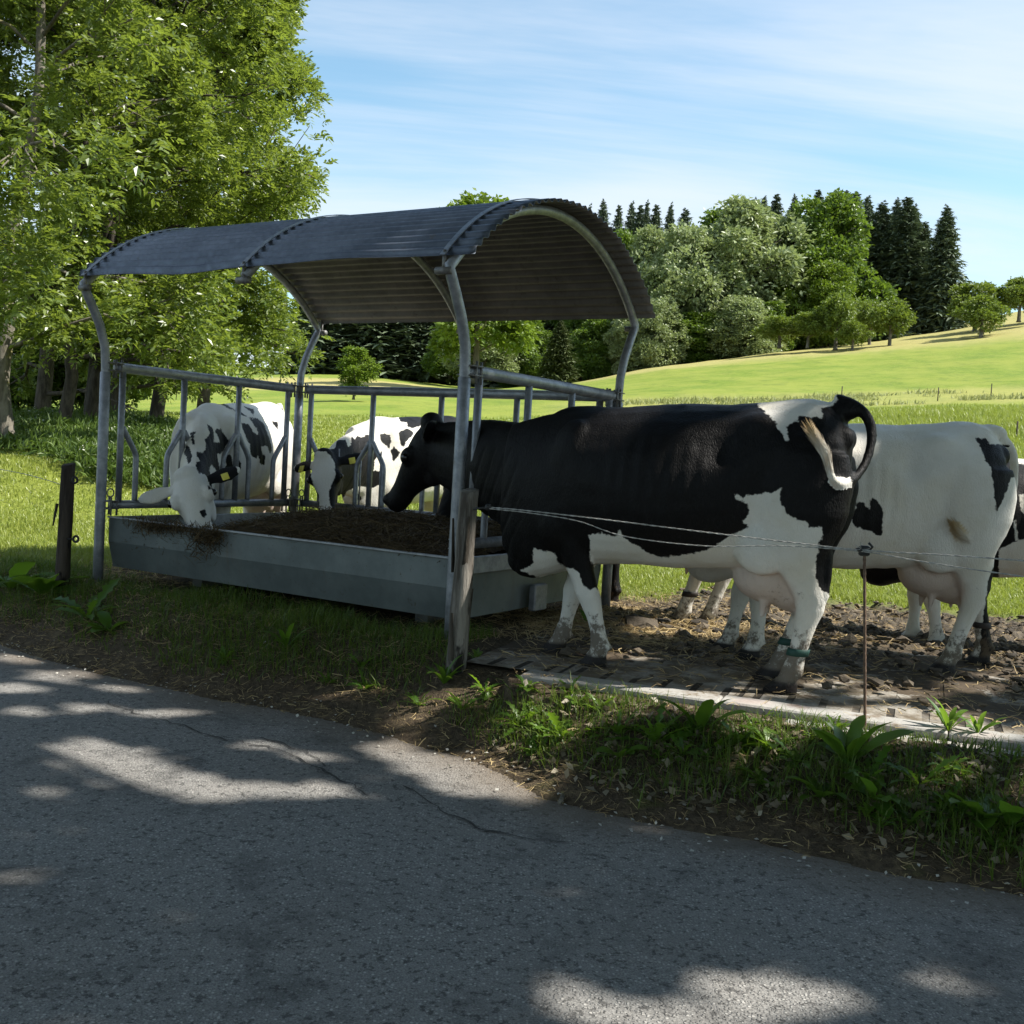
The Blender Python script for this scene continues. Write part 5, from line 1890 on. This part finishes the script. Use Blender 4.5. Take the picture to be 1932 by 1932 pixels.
def shade_tree():
    g = np.random.default_rng(71)
    base = np.array([8.6, -1.2, ROAD_Z - .05])
    root = tag(empty('roadside_tree', base), 'tall roadside tree that shades the road, beyond the right edge of the photo', 'tree')
    N = 190000
    G = np.stack([g.uniform(-14, 8, N), g.uniform(-9, 9.6, N), np.zeros(N)], -1)
    hh = 6.4 + 4.5 * fbm(G[:, 0] * .33, G[:, 1] * .33, o=3, s=150) + g.normal(0, .8, N)
    hh += 1.2 * np.round(2 * vn(G[:, 0] * .6, G[:, 1] * .6, s=151)) - 1.0
    G = G[shaded(G)]
    hh = np.maximum(hh[:len(G)], 5.6)
    P = G + SUN * (hh / SUN[2])[:, None]
    # keep the crown out of the open sky the road sees
    k = proj(P)
    d = P - CAM
    vis = (d @ CF > 0) & (k[:, 0] < 2050) & (k[:, 1] > -80) & (k[:, 0] > -80)
    P = P[~vis]
    mb = MB()
    P = P - base
    for q in range(3):
        D = dirs(len(P), g, .1)
        leaves(mb, P - D * .09 + g.normal(0, .02, P.shape), D, .185, .125, g, .35)
    tr = MB()
    w = limb(tr, (0, 0, 0), (1.2, .6, 9.5), .34, .12, g, 0, 8, .02, 12)
    c = P.mean(0)
    for i in range(26):
        tgt = P[g.integers(0, len(P))]
        s = w[g.integers(3, 9)]
        limb(tr, s, tgt, .09, .02, g, .06, 6, .03, 7)
    tr.link('trunk', BARK_ASH, root)
    mb.link('crown', LEAF_OAK, root, smooth=False)


shade_tree()


# ------------------------------------------------------------------ grass
def blades(mb, X, Y, Z, h, wd, g, lean=.45):
    N = len(X)
    a = g.uniform(0, 2 * math.pi, N)
    le = np.abs(g.normal(0, lean, N))
    d = np.stack([np.cos(a) * le, np.sin(a) * le, np.ones(N)], -1)
    h = h[:, None]
    s = np.stack([-np.sin(a + g.normal(0, .7, N)), np.cos(a), np.zeros(N)], -1) * (wd * g.uniform(.6, 1.3, N))[:, None] * .5
    B = np.stack([X, Y, Z], -1)
    m = B + d * h * .55
    t = B + d * h + np.stack([np.cos(a), np.sin(a), -.4 * np.ones(N)], -1) * h * le[:, None] * .6
    v = np.stack([B - s, B + s, m - s * .8, m + s * .8, t], 1)
    k = np.arange(N)[:, None] * 5
    mb.add(v, k + np.array([[0, 1, 3, 2]]), k + np.array([[2, 3, 4]]), np.repeat(np.clip(g.normal(.5, .25, N), 0, 1), 5))


GRASS = leaf_mat("grass_blade", (.150, .198, .028), (.295, .325, .068), (.38, .46, .06), .32, .45, .5)
VERGE_G = leaf_mat("verge_grass", (.040, .080, .010), (.115, .165, .022), (.20, .30, .03), .30, .5, .35)


def pq(X, Y):
    return (X - PO[0]) * PD[0] + (Y - PO[1]) * PD[1], (X - PO[0]) * QD[0] + (Y - PO[1]) * QD[1]


def feeder_free(X, Y, m=.0):
    du = (X - F0[0]) * U[0] + (Y - F0[1]) * U[1]
    dv = (X - F0[0]) * V[0] + (Y - F0[1]) * V[1]
    return ~((du > -m) & (du < 3.06 + m) & (dv > .1 - m) & (dv < 2 + m))


def build_grass():
    g = np.random.default_rng(81)
    N = 320000
    Y = 8.2 * (40 / 8.2) ** (g.uniform(0, 1, N) ** 1.15)
    x = np.where(g.random(N) < .74, g.uniform(-60, 2000, N), g.uniform(-700, 2600, N))
    X = (x - 966) / FPX * Y
    p, q = pq(X, Y)
    s = q - road_edge(p)
    dens = sst(.9, 1.7, s + .8 * (fbm(X * 1.6, Y * 1.6, o=3, s=160) - .5)) * (1 - sst(.15, .5, mud_mask(X, Y)))
    dens *= 1 - pad_mask(p, q)
    du, dv = (X - F0[0]) * U[0] + (Y - F0[1]) * U[1], (X - F0[0]) * V[0] + (Y - F0[1]) * V[1]
    ex, ey = np.maximum(np.maximum(-.35 - du, du - 3.6), 0), np.maximum(np.maximum(-.8 - dv, dv - 2.5), 0)
    dens *= .10 + .90 * sst(.2, 1.0, np.hypot(ex, ey) + .6 * (fbm(X * 2, Y * 2, o=3, s=161) - .5))
    k = (g.random(N) < dens) & feeder_free(X, Y, .05)
    X, Y = X[k], Y[k]
    tall = 1 + 2.2 * np.exp(-((Y - 31) / 7) ** 2) * (X > 2)
    h = (.035 + .060 * fbm(X * 1.1, Y * 1.1, o=3, s=162) * g.uniform(.5, 1.5, len(X))) * (1 + .02 * (Y - 8)) * tall
    mb = MB()
    blades(mb, X, Y, ground_z(X, Y) - .01, h, .0075 * (Y / 9) ** .8, g)
    tag(mb.link('grass', GRASS, smooth=False), 'short sunlit pasture grass behind the feeder and the cows', 'grass', kind='stuff')
    # rough weedy strip along the foot of the slope on the right
    N = 16000
    Y = g.uniform(40, 54, N)
    x = g.uniform(1120, 2000, N)
    X = (x - 966) / FPX * Y
    n = fbm(X * .35, Y * .6, o=4, s=163)
    cen = 47 + 3 * (fbm(X * .12, X * 0, o=2, s=164) - .5)
    k = (np.abs(Y - cen) < 4.2 * sst(.35, .6, n)) & (g.random(N) < .9)
    X, Y = X[k], Y[k]
    mb = MB()
    h = g.uniform(.08, .30, len(X)) * (.5 + n[k])
    blades(mb, X, Y, ground_z(X, Y) - .02, h, np.full(len(X), .045), g, .6)
    tag(mb.link('tall_grass', leaf_mat("dry_grass", (.17, .21, .07), (.32, .33, .15), (.34, .36, .12), .3, .6, .3), smooth=False),
        'strip of taller pale weeds and grass along the foot of the slope', 'tall grass', kind='stuff')
    # verge between road and kerb / feeder
    N = 60000
    p = g.uniform(-7.5, 4.2, N)
    s = g.uniform(-.02, 1.35, N)
    q = road_edge(p) + s
    X, Y = PO[0] + PD[0] * p + QD[0] * q, PO[1] + PD[1] * p + QD[1] * q
    n = fbm(X * 1.7, Y * 1.7, o=3, s=165)
    right = sst(.9, 1.8, p)
    dens = sst(.30, .62, n + .25 * right + .18 * sst(-1.5, -3.0, p)) * sst(.10, .35, s + .3 * (n - .5)) * (.75 + .25 * right)
    dens *= (q < -.10) | (p < -.65)
    k = (g.random(N) < dens) & feeder_free(X, Y, -.1)
    X, Y, n = X[k], Y[k], n[k]
    mb = MB()
    h = .04 + .13 * n ** 1.5 * g.uniform(.3, 1.5, len(X))
    blades(mb, X, Y, ground_z(X, Y) - .01, h, np.full(len(X), .0048), g, .6)
    tag(mb.link('verge_grass', VERGE_G, smooth=False), 'patchy long grass on the verge between the road and the feeder', 'grass', kind='stuff')


build_grass()


# ------------------------------------------------------------------ straw, petals, clods
def build_litter():
    def on(f):
        def c(N, g):
            X, Y = f(N, g)
            return np.stack([X, Y, np.maximum(ground_z(X, Y), -9) + np.where(pad_mask(*pq(X, Y)) > .5, .045, .0) + g.uniform(.002, .012, N)], -1)
        return c

    def verge(N, g):
        p = g.uniform(-7, 3.6, N)
        s = g.gamma(2.0, .20, N) - .12
        q = road_edge(p) + s
        return PO[0] + PD[0] * p + QD[0] * q, PO[1] + PD[1] * p + QD[1] * q
    mb = strands(6500, on(verge), 0, .055, .0030, flat=.25, seed=91)

    def strawy(N, g):
        k = g.integers(0, 5, N)
        c = np.array([(.55, 7.4), (.95, 7.2), (1.2, 6.7), (1.7, 8.0), (.6, 6.6)])[k]
        w = np.array([.35, .45, .5, .8, .4])[k]
        X = c[:, 0] + g.normal(0, 1, N) * w
        Y = c[:, 1] + g.normal(0, 1, N) * w * .8
        return X, Y
    strands(7500, on(strawy), 0, .11, .0042, flat=.2, mb=mb, seed=92)

    def padw(N, g):
        p, q = g.uniform(-.4, 4.5, N), g.uniform(.2, 4.4, N)
        return PO[0] + PD[0] * p + QD[0] * q, PO[1] + PD[1] * p + QD[1] * q
    strands(5200, on(padw), 0, .08, .0036, flat=.15, mb=mb, seed=93)

    def leftw(N, g):
        return g.uniform(-5.2, -2.6, N), g.uniform(7.6, 9.2, N)
    strands(3000, on(leftw), 0, .09, .004, flat=.2, mb=mb, seed=94)

    def under(N, g):
        u, v = g.uniform(-.2, 3.2, N), g.uniform(-.75, .5, N)
        P = F0 + u[:, None] * U + v[:, None] * V
        return P[:, 0], P[:, 1]
    strands(3500, on(under), 0, .10, .0036, flat=.3, mb=mb, seed=95)
    tag(mb.link('straw', STRAW), 'loose straw and dry stalks strewn over the verge, the slab and the mud', 'straw', kind='stuff')
    # pale fallen petals and curled dry leaves
    g = np.random.default_rng(96)
    N = 330
    p = g.uniform(-4.2, 3.4, N)
    q = road_edge(p) + g.gamma(1.6, .16, N) - .25
    X, Y = PO[0] + PD[0] * p + QD[0] * q, PO[1] + PD[1] * p + QD[1] * q
    Z = np.maximum(ground_z(X, Y), np.where(q < road_edge(p) + .08, ROAD_Z + .002, -9)) + .006
    mb = MB()
    D = dirs(N, g)
    D[:, 2] = np.abs(D[:, 2]) * .35
    leaves(mb, np.stack([X, Y, Z], -1), D, .020, .015, g, .8)
    tag(mb.link('petals', leaf_mat("petal", (.40, .38, .33), (.62, .60, .54), (.4, .38, .3), .15)), 'tiny pale fallen petals along the edge of the road', 'petals', kind='stuff')
    N = 1700
    p = g.uniform(-.1, 3.6, N)
    q = road_edge(p) + .05 + g.beta(1.6, 1.7, N) * .75
    X, Y = PO[0] + PD[0] * p + QD[0] * q, PO[1] + PD[1] * p + QD[1] * q
    Z = ground_z(X, Y) + .008
    mb = MB()
    D = dirs(N, g)
    D[:, 2] = np.abs(D[:, 2]) * .5
    leaves(mb, np.stack([X, Y, Z], -1), D, .048, .028, g, .6)
    tag(mb.link('dry_leaves', leaf_mat("dry_leaf", (.12, .09, .055), (.30, .26, .18), (.26, .21, .12), .15)), 'curled dry leaves lying among the weeds by the kerb', 'dry leaves', kind='stuff')
    # clods of trodden mud
    N = 7000
    p, q = g.uniform(-.8, 7, N), g.uniform(2.1, 5.0, N)
    X, Y = PO[0] + PD[0] * p + QD[0] * q, PO[1] + PD[1] * p + QD[1] * q
    keep = g.random(N) < mud_mask(X, Y)
    p2, q2 = g.uniform(-.3, 5, 700), .35 + 1.9 * g.random(700) ** .6
    X = np.concatenate([X[keep], PO[0] + PD[0] * p2 + QD[0] * q2])
    Y = np.concatenate([Y[keep], PO[1] + PD[1] * p2 + QD[1] * q2])
    r = np.concatenate([np.minimum(np.exp(g.normal(-4.3, .5, keep.sum())), .035), np.exp(g.normal(-4.0, .45, 700))])
    Z = np.where(pad_mask(*pq(X, Y)) > .5, .03, ground_z(X, Y))
    base = np.array([(1, 0, 0), (-1, 0, 0), (0, 1, 0), (0, -1, 0), (.7, .7, .6), (-.7, .7, .6), (.7, -.7, .6), (-.7, -.7, .6), (0, 0, 1), (0, 0, -.6)], float)
    tri = np.array([(8, 4, 5), (8, 5, 7), (8, 7, 6), (8, 6, 4), (4, 2, 5), (5, 1, 7), (7, 3, 6), (6, 0, 4), (4, 0, 2), (2, 1, 5), (1, 3, 7), (3, 0, 6), (9, 2, 0), (9, 1, 2), (9, 3, 1), (9, 0, 3)])
    n = len(X)
    a = g.uniform(0, 6.28, n)
    ca, sa = np.cos(a)[:, None], np.sin(a)[:, None]
    B = base[None] * (1 + g.normal(0, .28, (n, 10, 3)))
    B = B * (r[:, None] * np.array([1.2, .95, .8]))[:, None, :]
    v = np.stack([B[..., 0] * ca - B[..., 1] * sa, B[..., 0] * sa + B[..., 1] * ca, B[..., 2]], -1) + np.stack([X, Y, Z], -1)[:, None]
    mb = MB()
    mb.add(v, None, (np.arange(n)[:, None, None] * 10 + tri[None]).reshape(-1, 3), np.repeat(g.uniform(0, 1, n), 10))
    M = Mat("mud")
    c = M.mix(M.attr('rnd'), (.040, .033, .025), (.150, .120, .085))
    tag(mb.link('mud_clods', M.done(M.bsdf(c, .9, 0, .3, M.bump(M.noise(60, M.pos(), 4), .01))), smooth=False), 'lumps of trodden mud and dung behind the cows', 'mud', kind='stuff')


build_litter()


# ------------------------------------------------------------------ weeds
def leaf_strip(mb, root, d, L, W, g, lobed, arch, rnd):
    """one large leaf: a ribbon along an arching midrib, edges lobed, slightly folded"""
    n = 13
    t = np.linspace(0, 1, n)
    d = d / np.linalg.norm(d)
    h = np.array([d[0], d[1], 0])
    h /= np.linalg.norm(h) + 1e-9
    s = np.array([-h[1], h[0], 0])
    el0 = math.asin(max(-1, min(1, d[2])))
    el = el0 - arch * t ** 1.3
    st = np.cos(el)[:, None] * h + np.sin(el)[:, None] * np.array([0, 0, 1.])
    mid = root + np.concatenate([[np.zeros(3)], np.cumsum(st[:-1] * L / (n - 1), 0)])
    prof = np.sin(math.pi * np.clip(t * .93 + .05, 0, 1)) ** .8 * (.35 + .65 * t ** .6) if not lobed else (.12 + .88 * np.sin(math.pi * np.clip(t, .03, .97)) ** .7 * (.30 + .7 * t))
    w = W * .5 * prof
    if lobed:
        w = w * np.where(np.arange(n) % 2 == 0, 1.0, .38) * g.uniform(.8, 1.15, n)
    else:
        w = w * (1 + .08 * np.sin(t * 21 + g.uniform(0, 6)))
    w[0] = W * .04
    w[-1] = .001
    nrm = np.cross(st, s)
    fold = .25 * w[:, None] * -nrm
    tw_ = g.normal(0, .25)
    s2 = s[None] * math.cos(tw_) + nrm * math.sin(tw_)
    back = st * (L / n * .6 if lobed else 0)
    v = np.stack([mid + s2 * w[:, None] - fold - back, mid, mid - s2 * w[:, None] - fold - back], 1).reshape(-1, 3)
    k = np.arange(n - 1) * 3
    q = np.concatenate([np.stack([k, k + 1, k + 4, k + 3], -1), np.stack([k + 1, k + 2, k + 5, k + 4], -1)])
    mb.add(v, q, None, rnd)


WEED = leaf_mat("weed_leaf", (.040, .105, .012), (.105, .185, .020), (.26, .44, .03), .36, .42, .45)


def weed_mesh(seed, lobed, n, L, W, el):
    g = np.random.default_rng(seed)
    mb = MB()
    for i in range(n):
        a = i * 2.399 + g.uniform(-.4, .4)
        e = np.clip(g.normal(el, .25), .1, 1.45)
        d = np.array([math.cos(a) * math.cos(e), math.sin(a) * math.cos(e), math.sin(e)])
        leaf_strip(mb, np.array([math.cos(a), math.sin(a), 0]) * .008, d, L * g.uniform(.55, 1.15), W * g.uniform(.75, 1.2), g, lobed, g.uniform(.5, 1.3), float(np.clip(g.normal(.5, .25), 0, 1)))
    return mb.mesh('weed_plant', WEED, True)


WM = {'dandelion': [weed_mesh(700 + k, True, 13, .20, .062, .75) for k in range(3)],
      'dock': [weed_mesh(710 + k, False, 8, .21, .075, 1.0) for k in range(2)],
      'plantain': [weed_mesh(720 + k, False, 9, .13, .075, .55) for k in range(2)],
      'tall': [weed_mesh(730, False, 12, .30, .06, 1.25)]}
_w = [  # picture spot, picture size, kind, label
    (790, 1330, 46, 'dandelion', 'small bright dandelion by the road, furthest left of the sunlit row'),
    (872, 1338, 60, 'dandelion', 'dandelion with upright leaves below the right side of the wooden post'),
    (985, 1372, 66, 'dandelion', 'dandelion left of the sunlit patch of straw'),
    (1060, 1392, 80, 'dandelion', 'sunlit dandelion behind the bright patch of straw'),
    (1130, 1340, 46, 'dandelion', 'dandelion in front of the white part of the kerb'),
    (1235, 1402, 104, 'dandelion', 'large dandelion with tall upright leaves, the biggest of the row'),
    (1290, 1385, 70, 'dandelion', 'dandelion just right of the biggest one'),
    (1322, 1380, 92, 'dock', 'dock with a big round leaf in front of the black cow hooves'),
    (1392, 1400, 66, 'dandelion', 'dandelion right of the dock'),
    (1455, 1415, 56, 'plantain', 'yellow green plantain by the kerb left of the metal stake'),
    (1505, 1440, 62, 'dandelion', 'dandelion in sunlit dead leaves left of the metal stake'),
    (1600, 1440, 118, 'dock', 'tall dock growing at the foot of the metal stake'),
    (1640, 1470, 80, 'dandelion', 'dark dandelion in front of the metal stake'),
    (1548, 1505, 56, 'plantain', 'dark plantain low on the verge left of a large round leaf'),
    (1650, 1512, 70, 'plantain', 'plantain with a large pale round leaf'),
    (1735, 1480, 90, 'dandelion', 'dandelion in the yellow grass right of the stake'),
    (1790, 1530, 66, 'dandelion', 'dandelion with grey green leaves near the right edge'),
    (1850, 1545, 74, 'plantain', 'plantain with a bright green leaf near the right edge'),
    (1905, 1560, 76, 'plantain', 'plantain with dark round leaves at the right edge'),
    (1420, 1370, 44, 'dandelion', 'small dandelion against the kerb'),
    (1545, 1395, 40, 'dandelion', 'small dandelion against the kerb, left of the stake'),
    (915, 1305, 44, 'dandelion', 'shaded dandelion right of the wooden post'),
    (838, 1290, 66, 'tall', 'thistle like plant against the foot of the wooden post'),
    (682, 1262, 50, 'dandelion', 'single upright plant in the shade below the trough'),
    (690, 1300, 46, 'dandelion', 'shaded dandelion under the lit straw'),
    (540, 1222, 62, 'tall', 'tuft of tall blades in the shade under the trough'),
    (425, 1248, 44, 'dandelion', 'dark plant at the verge under the middle of the trough'),
    (165, 1165, 92, 'dandelion', 'tall lobed plant in front of the left front post of the feeder'),
    (205, 1190, 40, 'plantain', 'small plant right of the tall lobed one'),
    (80, 1120, 66, 'plantain', 'broad leaved plant in front of the old wooden post'),
    (20, 1110, 66, 'plantain', 'broad leaved plant at the left edge'),
    (1790, 1378, 74, 'tall', 'dark feathery weed growing through the slab'),
    (1845, 1385, 60, 'tall', 'second feathery weed growing through the slab'),
    (1170, 1430, 44, 'plantain', 'low plantain at the edge of the sunlit straw'),
    (1340, 1440, 46, 'dandelion', 'low dandelion in pale dead leaves'),
    (1440, 1480, 44, 'plantain', 'low plantain on the outer verge'),
    (620, 1290, 36, 'dandelion', 'small dark dandelion at the road edge'),
    (1108, 1180, 44, 'dandelion', 'small green plant behind the black cow front legs'),
]


def ground_hit(x, y):
    d = ray(x, y)
    t = np.arange(2.4, 13, .01) / d[1]
    P = CAM + d * t[:, None]
    z = ground_z(P[:, 0], P[:, 1])
    z = np.where(pad_mask(*pq(P[:, 0], P[:, 1])) > .5, .01, z)
    k = int(np.argmax(P[:, 2] < z))
    return P[k], float(z[k])


for i, (x, y, sz, kd, lab) in enumerate(_w):
    P, z = ground_hit(x, y)
    ms = WM[kd]
    o = bpy.data.objects.new('weed_plant', ms[i % len(ms)])
    COL.objects.link(o)
    o.location = (P[0], P[1], z - .004)
    ref = {'dandelion': .19, 'dock': .20, 'plantain': .105, 'tall': .30}[kd]
    k = sz / FPX * P[1] / ref
    o.scale = (k, k, k)
    o.rotation_euler = (0, 0, (i * 1.7) % 6.28)
    tag(o, lab, 'weed', 'weeds along the verge')
g_ = np.random.default_rng(88)
for i in range(46):                          # smaller unnamed-looking seedlings filling the row
    p = g_.uniform(-.6, 3.4)
    q = float(road_edge(np.array([p]))[0]) + g_.uniform(.22, .78)
    X, Y = PO[0] + PD[0] * p + QD[0] * q, PO[1] + PD[1] * p + QD[1] * q
    o = bpy.data.objects.new('seedling', WM['dandelion'][i % 3] if i % 3 else WM['plantain'][i % 2])
    COL.objects.link(o)
    o.location = (X, Y, float(ground_z(X, Y)) - .004)
    k = g_.uniform(.35, .75)
    o.scale = (k, k, k)
    o.rotation_euler = (g_.normal(0, .15), g_.normal(0, .15), g_.uniform(0, 6.28))
    tag(o, 'one of the small low seedlings between the larger weeds on the verge', 'seedling', 'seedlings on the verge')


# ------------------------------------------------------------------ posts, stake, wires, twig
def wood_mat(name, c1, c2):
    m = Mat(name)
    O = m.obj()
    n = m.noise(12, O, 6, .75, scl=(1, 1, .09))
    n2 = m.noise(5, O, 5, .7, scl=(1, 1, .35))
    c = m.mix(m.step(n, .38, .62), c1, c2)
    c = m.mix(m.step(n2, .52, .60), c, tuple(k * .32 for k in c1))
    return m.done(m.bsdf(c, .9, 0, .2, m.bump(m.math('ADD', n, n2), .02, 1.0)))


def post(name, base, top, r, mat, label, seed):
    base, top = np.asarray(base, float), np.asarray(top, float)
    N = 20
    ang = np.arange(N) * 2 * math.pi / N
    h = np.linspace(-.12, 1, 22)
    secs = []
    for t in h:
        c = (top - base) * t
        rr = r * (1.06 - .10 * t) * (1 + .14 * (vn(np.cos(ang) * 2 + seed, np.sin(ang) * 2, np.full(N, t * 2.6), seed) - .5) + .16 * (vn(np.cos(ang) * 5, np.sin(ang) * 5, np.full(N, t * 7), seed + 1) - .5))
        secs.append(c + np.stack([np.cos(ang) * rr, np.sin(ang) * rr, np.zeros(N) + (.012 * np.cos(ang - 1) if t == 1 else 0)], -1))
    v, q, t = loft(secs)
    o = MB().add(v, q, t).link(name, mat, loc=base)
    return tag(o, label, 'fence post')


pw = onz(860, 1262, -.04)
POSTR = post('fence_post', pw, at(886, 925, pw[1]), .049, wood_mat("old_wood", (.070, .060, .050), (.245, .225, .195)), 'weathered wooden fence post by the front right corner of the feeder', 3)
bs = MB()
for a, z0, z1 in ((.4, .18, .42), (1.2, .30, .36), (2.6, .5, .78), (4.2, .05, .30), (5.1, .55, .8)):
    w = [np.array([math.cos(a) * (.048 + .006 * k), math.sin(a) * (.048 + .006 * k), z0 + (z1 - z0) * k / 3]) + (at(886, 925, pw[1]) - pw) * 0 for k in range(4)]
    s = np.array([-math.sin(a), math.cos(a), 0]) * .016
    v = np.concatenate([[k - s * (1 - .6 * i / 3), k + s * (1 - .6 * i / 3)] for i, k in enumerate(w)])
    o_ = np.array([math.cos(a), math.sin(a), 0]) * .005
    bs.add(np.concatenate([v, v + o_]), [(0, 1, 3, 2), (2, 3, 5, 4), (4, 5, 7, 6), (8, 10, 11, 9), (10, 12, 13, 11), (12, 14, 15, 13), (0, 2, 10, 8), (2, 4, 12, 10), (4, 6, 14, 12), (1, 9, 11, 3), (3, 11, 13, 5), (5, 13, 15, 7)])
bs.link('bark_shred', BARK_DARK, POSTR)
pl = onz(116, 1112, -.03)
POSTL = post('fence_post', pl, at(129, 876, pl[1]), .046, wood_mat("dark_wood", (.030, .024, .020), (.075, .060, .048)), 'dark leaning wooden post left of the feeder, with insulators', 13)
RUB = simple_mat("insulator_black", (.012, .012, .013), (.03, .03, .03), 10, .5)
for x, y in ((141, 906), (143, 1017)):
    c = at(x, y, pl[1] - .03) - pl
    mb = MB()
    tube(mb, [c - CR * .06, c - CR * .01], .006, 8)
    ang = np.linspace(0, 2 * math.pi, 16)
    tube(mb, [c + CR * .018 * math.cos(a) + np.array([0, 0, .020]) * math.sin(a) for a in ang], .0085, 8, up=(0, 1, 0))
    mb.link('insulator', RUB, POSTL)
mb = MB()
tube(mb, [at(108, 950, pl[1] - .03) - pl, at(103, 975, pl[1] - .04) - pl, at(100, 992, pl[1] - .05) - pl], [.010, .008, .005], 6)
mb.link('splinter', BARK_DARK, POSTL)
pk = onz(1632, 1372, 0)
tk_ = at(1631, 1036, pk[1])
mb = MB()
n = 60
zz = np.linspace(-.15, 1, n)
tube(mb, [(tk_ - pk) * t for t in zz], np.where(np.arange(n) % 2 == 0, .0072, .0058), 8)
STK = mb.link('metal_stake', simple_mat("rusty_bar", (.10, .062, .042), (.20, .13, .09), 60, .75, .3), loc=pk)
tag(STK, 'thin rusty ribbed metal stake carrying the wire in front of the white cow', 'stake')
mb = MB()
c = tk_ - pk
box(mb, c + np.array([-.022, -.014, -.03]), (.044, 0, 0), (0, .03, 0), (0, 0, .045), .006)
box(mb, c + np.array([-.034, -.018, -.012]), (.022, 0, 0), (0, .036, 0), (0, 0, .016), .004)
tube(mb, [c + np.array([.018, -.01, -.005]), c + np.array([.03, -.012, .012]), c + np.array([.012, -.014, .028])], .006, 8)
mb.link('insulator', RUB, STK)
mb = MB()
gg = np.random.default_rng(5)
for i in range(9):
    d = dirs(1, gg, .6)[0] * .035
    tube(mb, [c + np.array([-.018, -.012, .0]), c + np.array([-.018, -.012, .0]) + d * .6, c + np.array([-.018, -.012, 0]) + d + np.array([0, 0, .004])], .0012, 5)
mb.link('frayed_end', simple_mat("frayed_cord", (.30, .29, .26), (.42, .40, .36), 20, .8), STK)

CORD = simple_mat("wire_cord", (.26, .255, .24), (.46, .45, .42), 90, .6, .2)


def wire(pts, label, rad=.0030, turns=70):
    w = smooth_path(pts, 26)
    ln = np.concatenate([[0], np.cumsum(np.linalg.norm(np.diff(w, axis=0), axis=1))])
    mb = MB()
    for ph in (0, math.pi):
        a = ln * turns + ph
        off = np.stack([0 * a, np.cos(a), np.sin(a)], -1) * rad * .62
        tube(mb, w + off, rad * .72, 6)
    o = mb.link('fence_wire', CORD)
    return tag(o, label, 'fence wire', 'wires of the cattle fence')


ins = at(921, 957, 5.36)
st1 = tk_ + np.array([-.012, -.014, -.004])
wire([ins, at(990, 963, 5.24), at(1130, 979, 5.10), at(1330, 1004, 4.90), at(1480, 1022, 4.73), st1, at(1780, 1047, 4.33), at(1960, 1060, 4.02)],
     'upper twisted wire running from the feeder to the stake and out of the picture')
wire([ins + np.array([.0, -.01, -.006]), at(1000, 968, 5.22), at(1090, 983, 5.13), at(1180, 1012, 5.04), at(1330, 1030, 4.89), at(1480, 1030, 4.73), st1 + np.array([.0, -.004, -.006]), at(1720, 1056, 4.42), at(1820, 1072, 4.22), at(1960, 1092, 4.0)],
     'lower sagging wire running below the upper one, loose on both sides of the stake', .0024)
mb = MB()
tube(mb, [at(893, 960, 5.37), at(906, 959, 5.37), ins + np.array([.012, 0, 0])], [.006, .006, .008], 8)
tube(mb, [ins + np.array([-.016, 0, .002]), ins + np.array([-.008, 0, 0]), ins + np.array([.008, 0, 0]), ins + np.array([.016, 0, 0])], [.013, .018, .018, .012], 10)
o = mb.link('insulator', RUB)
tag(o, 'black insulator on the right side of the wooden post where the fence wires start', 'insulator')
wire([at(-30, 880, pl[1] + .9), at(40, 893, pl[1] + .5), at(86, 905, pl[1] + .2), at(124, 917, pl[1])], 'thin wire running from the dark leaning post to the left edge', .0022)
for i, (x, y0, y1, Y) in enumerate(((1917, 833, 813, 27), (1588, 746, 728, 46), (1770, 744, 728, 46), (1870, 742, 724, 46))):
    b = at(x, y0, Y)
    b[2] = ground_z(b[0], b[1])
    mb = MB()
    tube(mb, [(0, 0, -.1), (0, 0, (y0 - y1) / FPX * Y * 1.6)], .022, 6)
    o = mb.link('field_stake', BARK_DARK, loc=b)
    tag(o, ('thin stake standing in the meadow at the right edge', 'leftmost thin stake on the weedy strip', 'middle thin stake on the weedy strip', 'rightmost thin stake on the weedy strip')[i], 'stake', 'thin stakes in the meadow')
mb = MB()
w = [onz(x, y, ROAD_Z + .012) for x, y in ((1040, 1462), (1052, 1478), (1056, 1492), (1062, 1500), (1056, 1514))]
tube(mb, smooth_path(w, 4) - w[0], np.interp(np.linspace(0, 1, 17), [0, 1], [.007, .010]), 7)
o = mb.link('twig', BARK_ASH, loc=w[0])
tag(o, 'short crooked twig lying on the edge of the asphalt', 'twig')
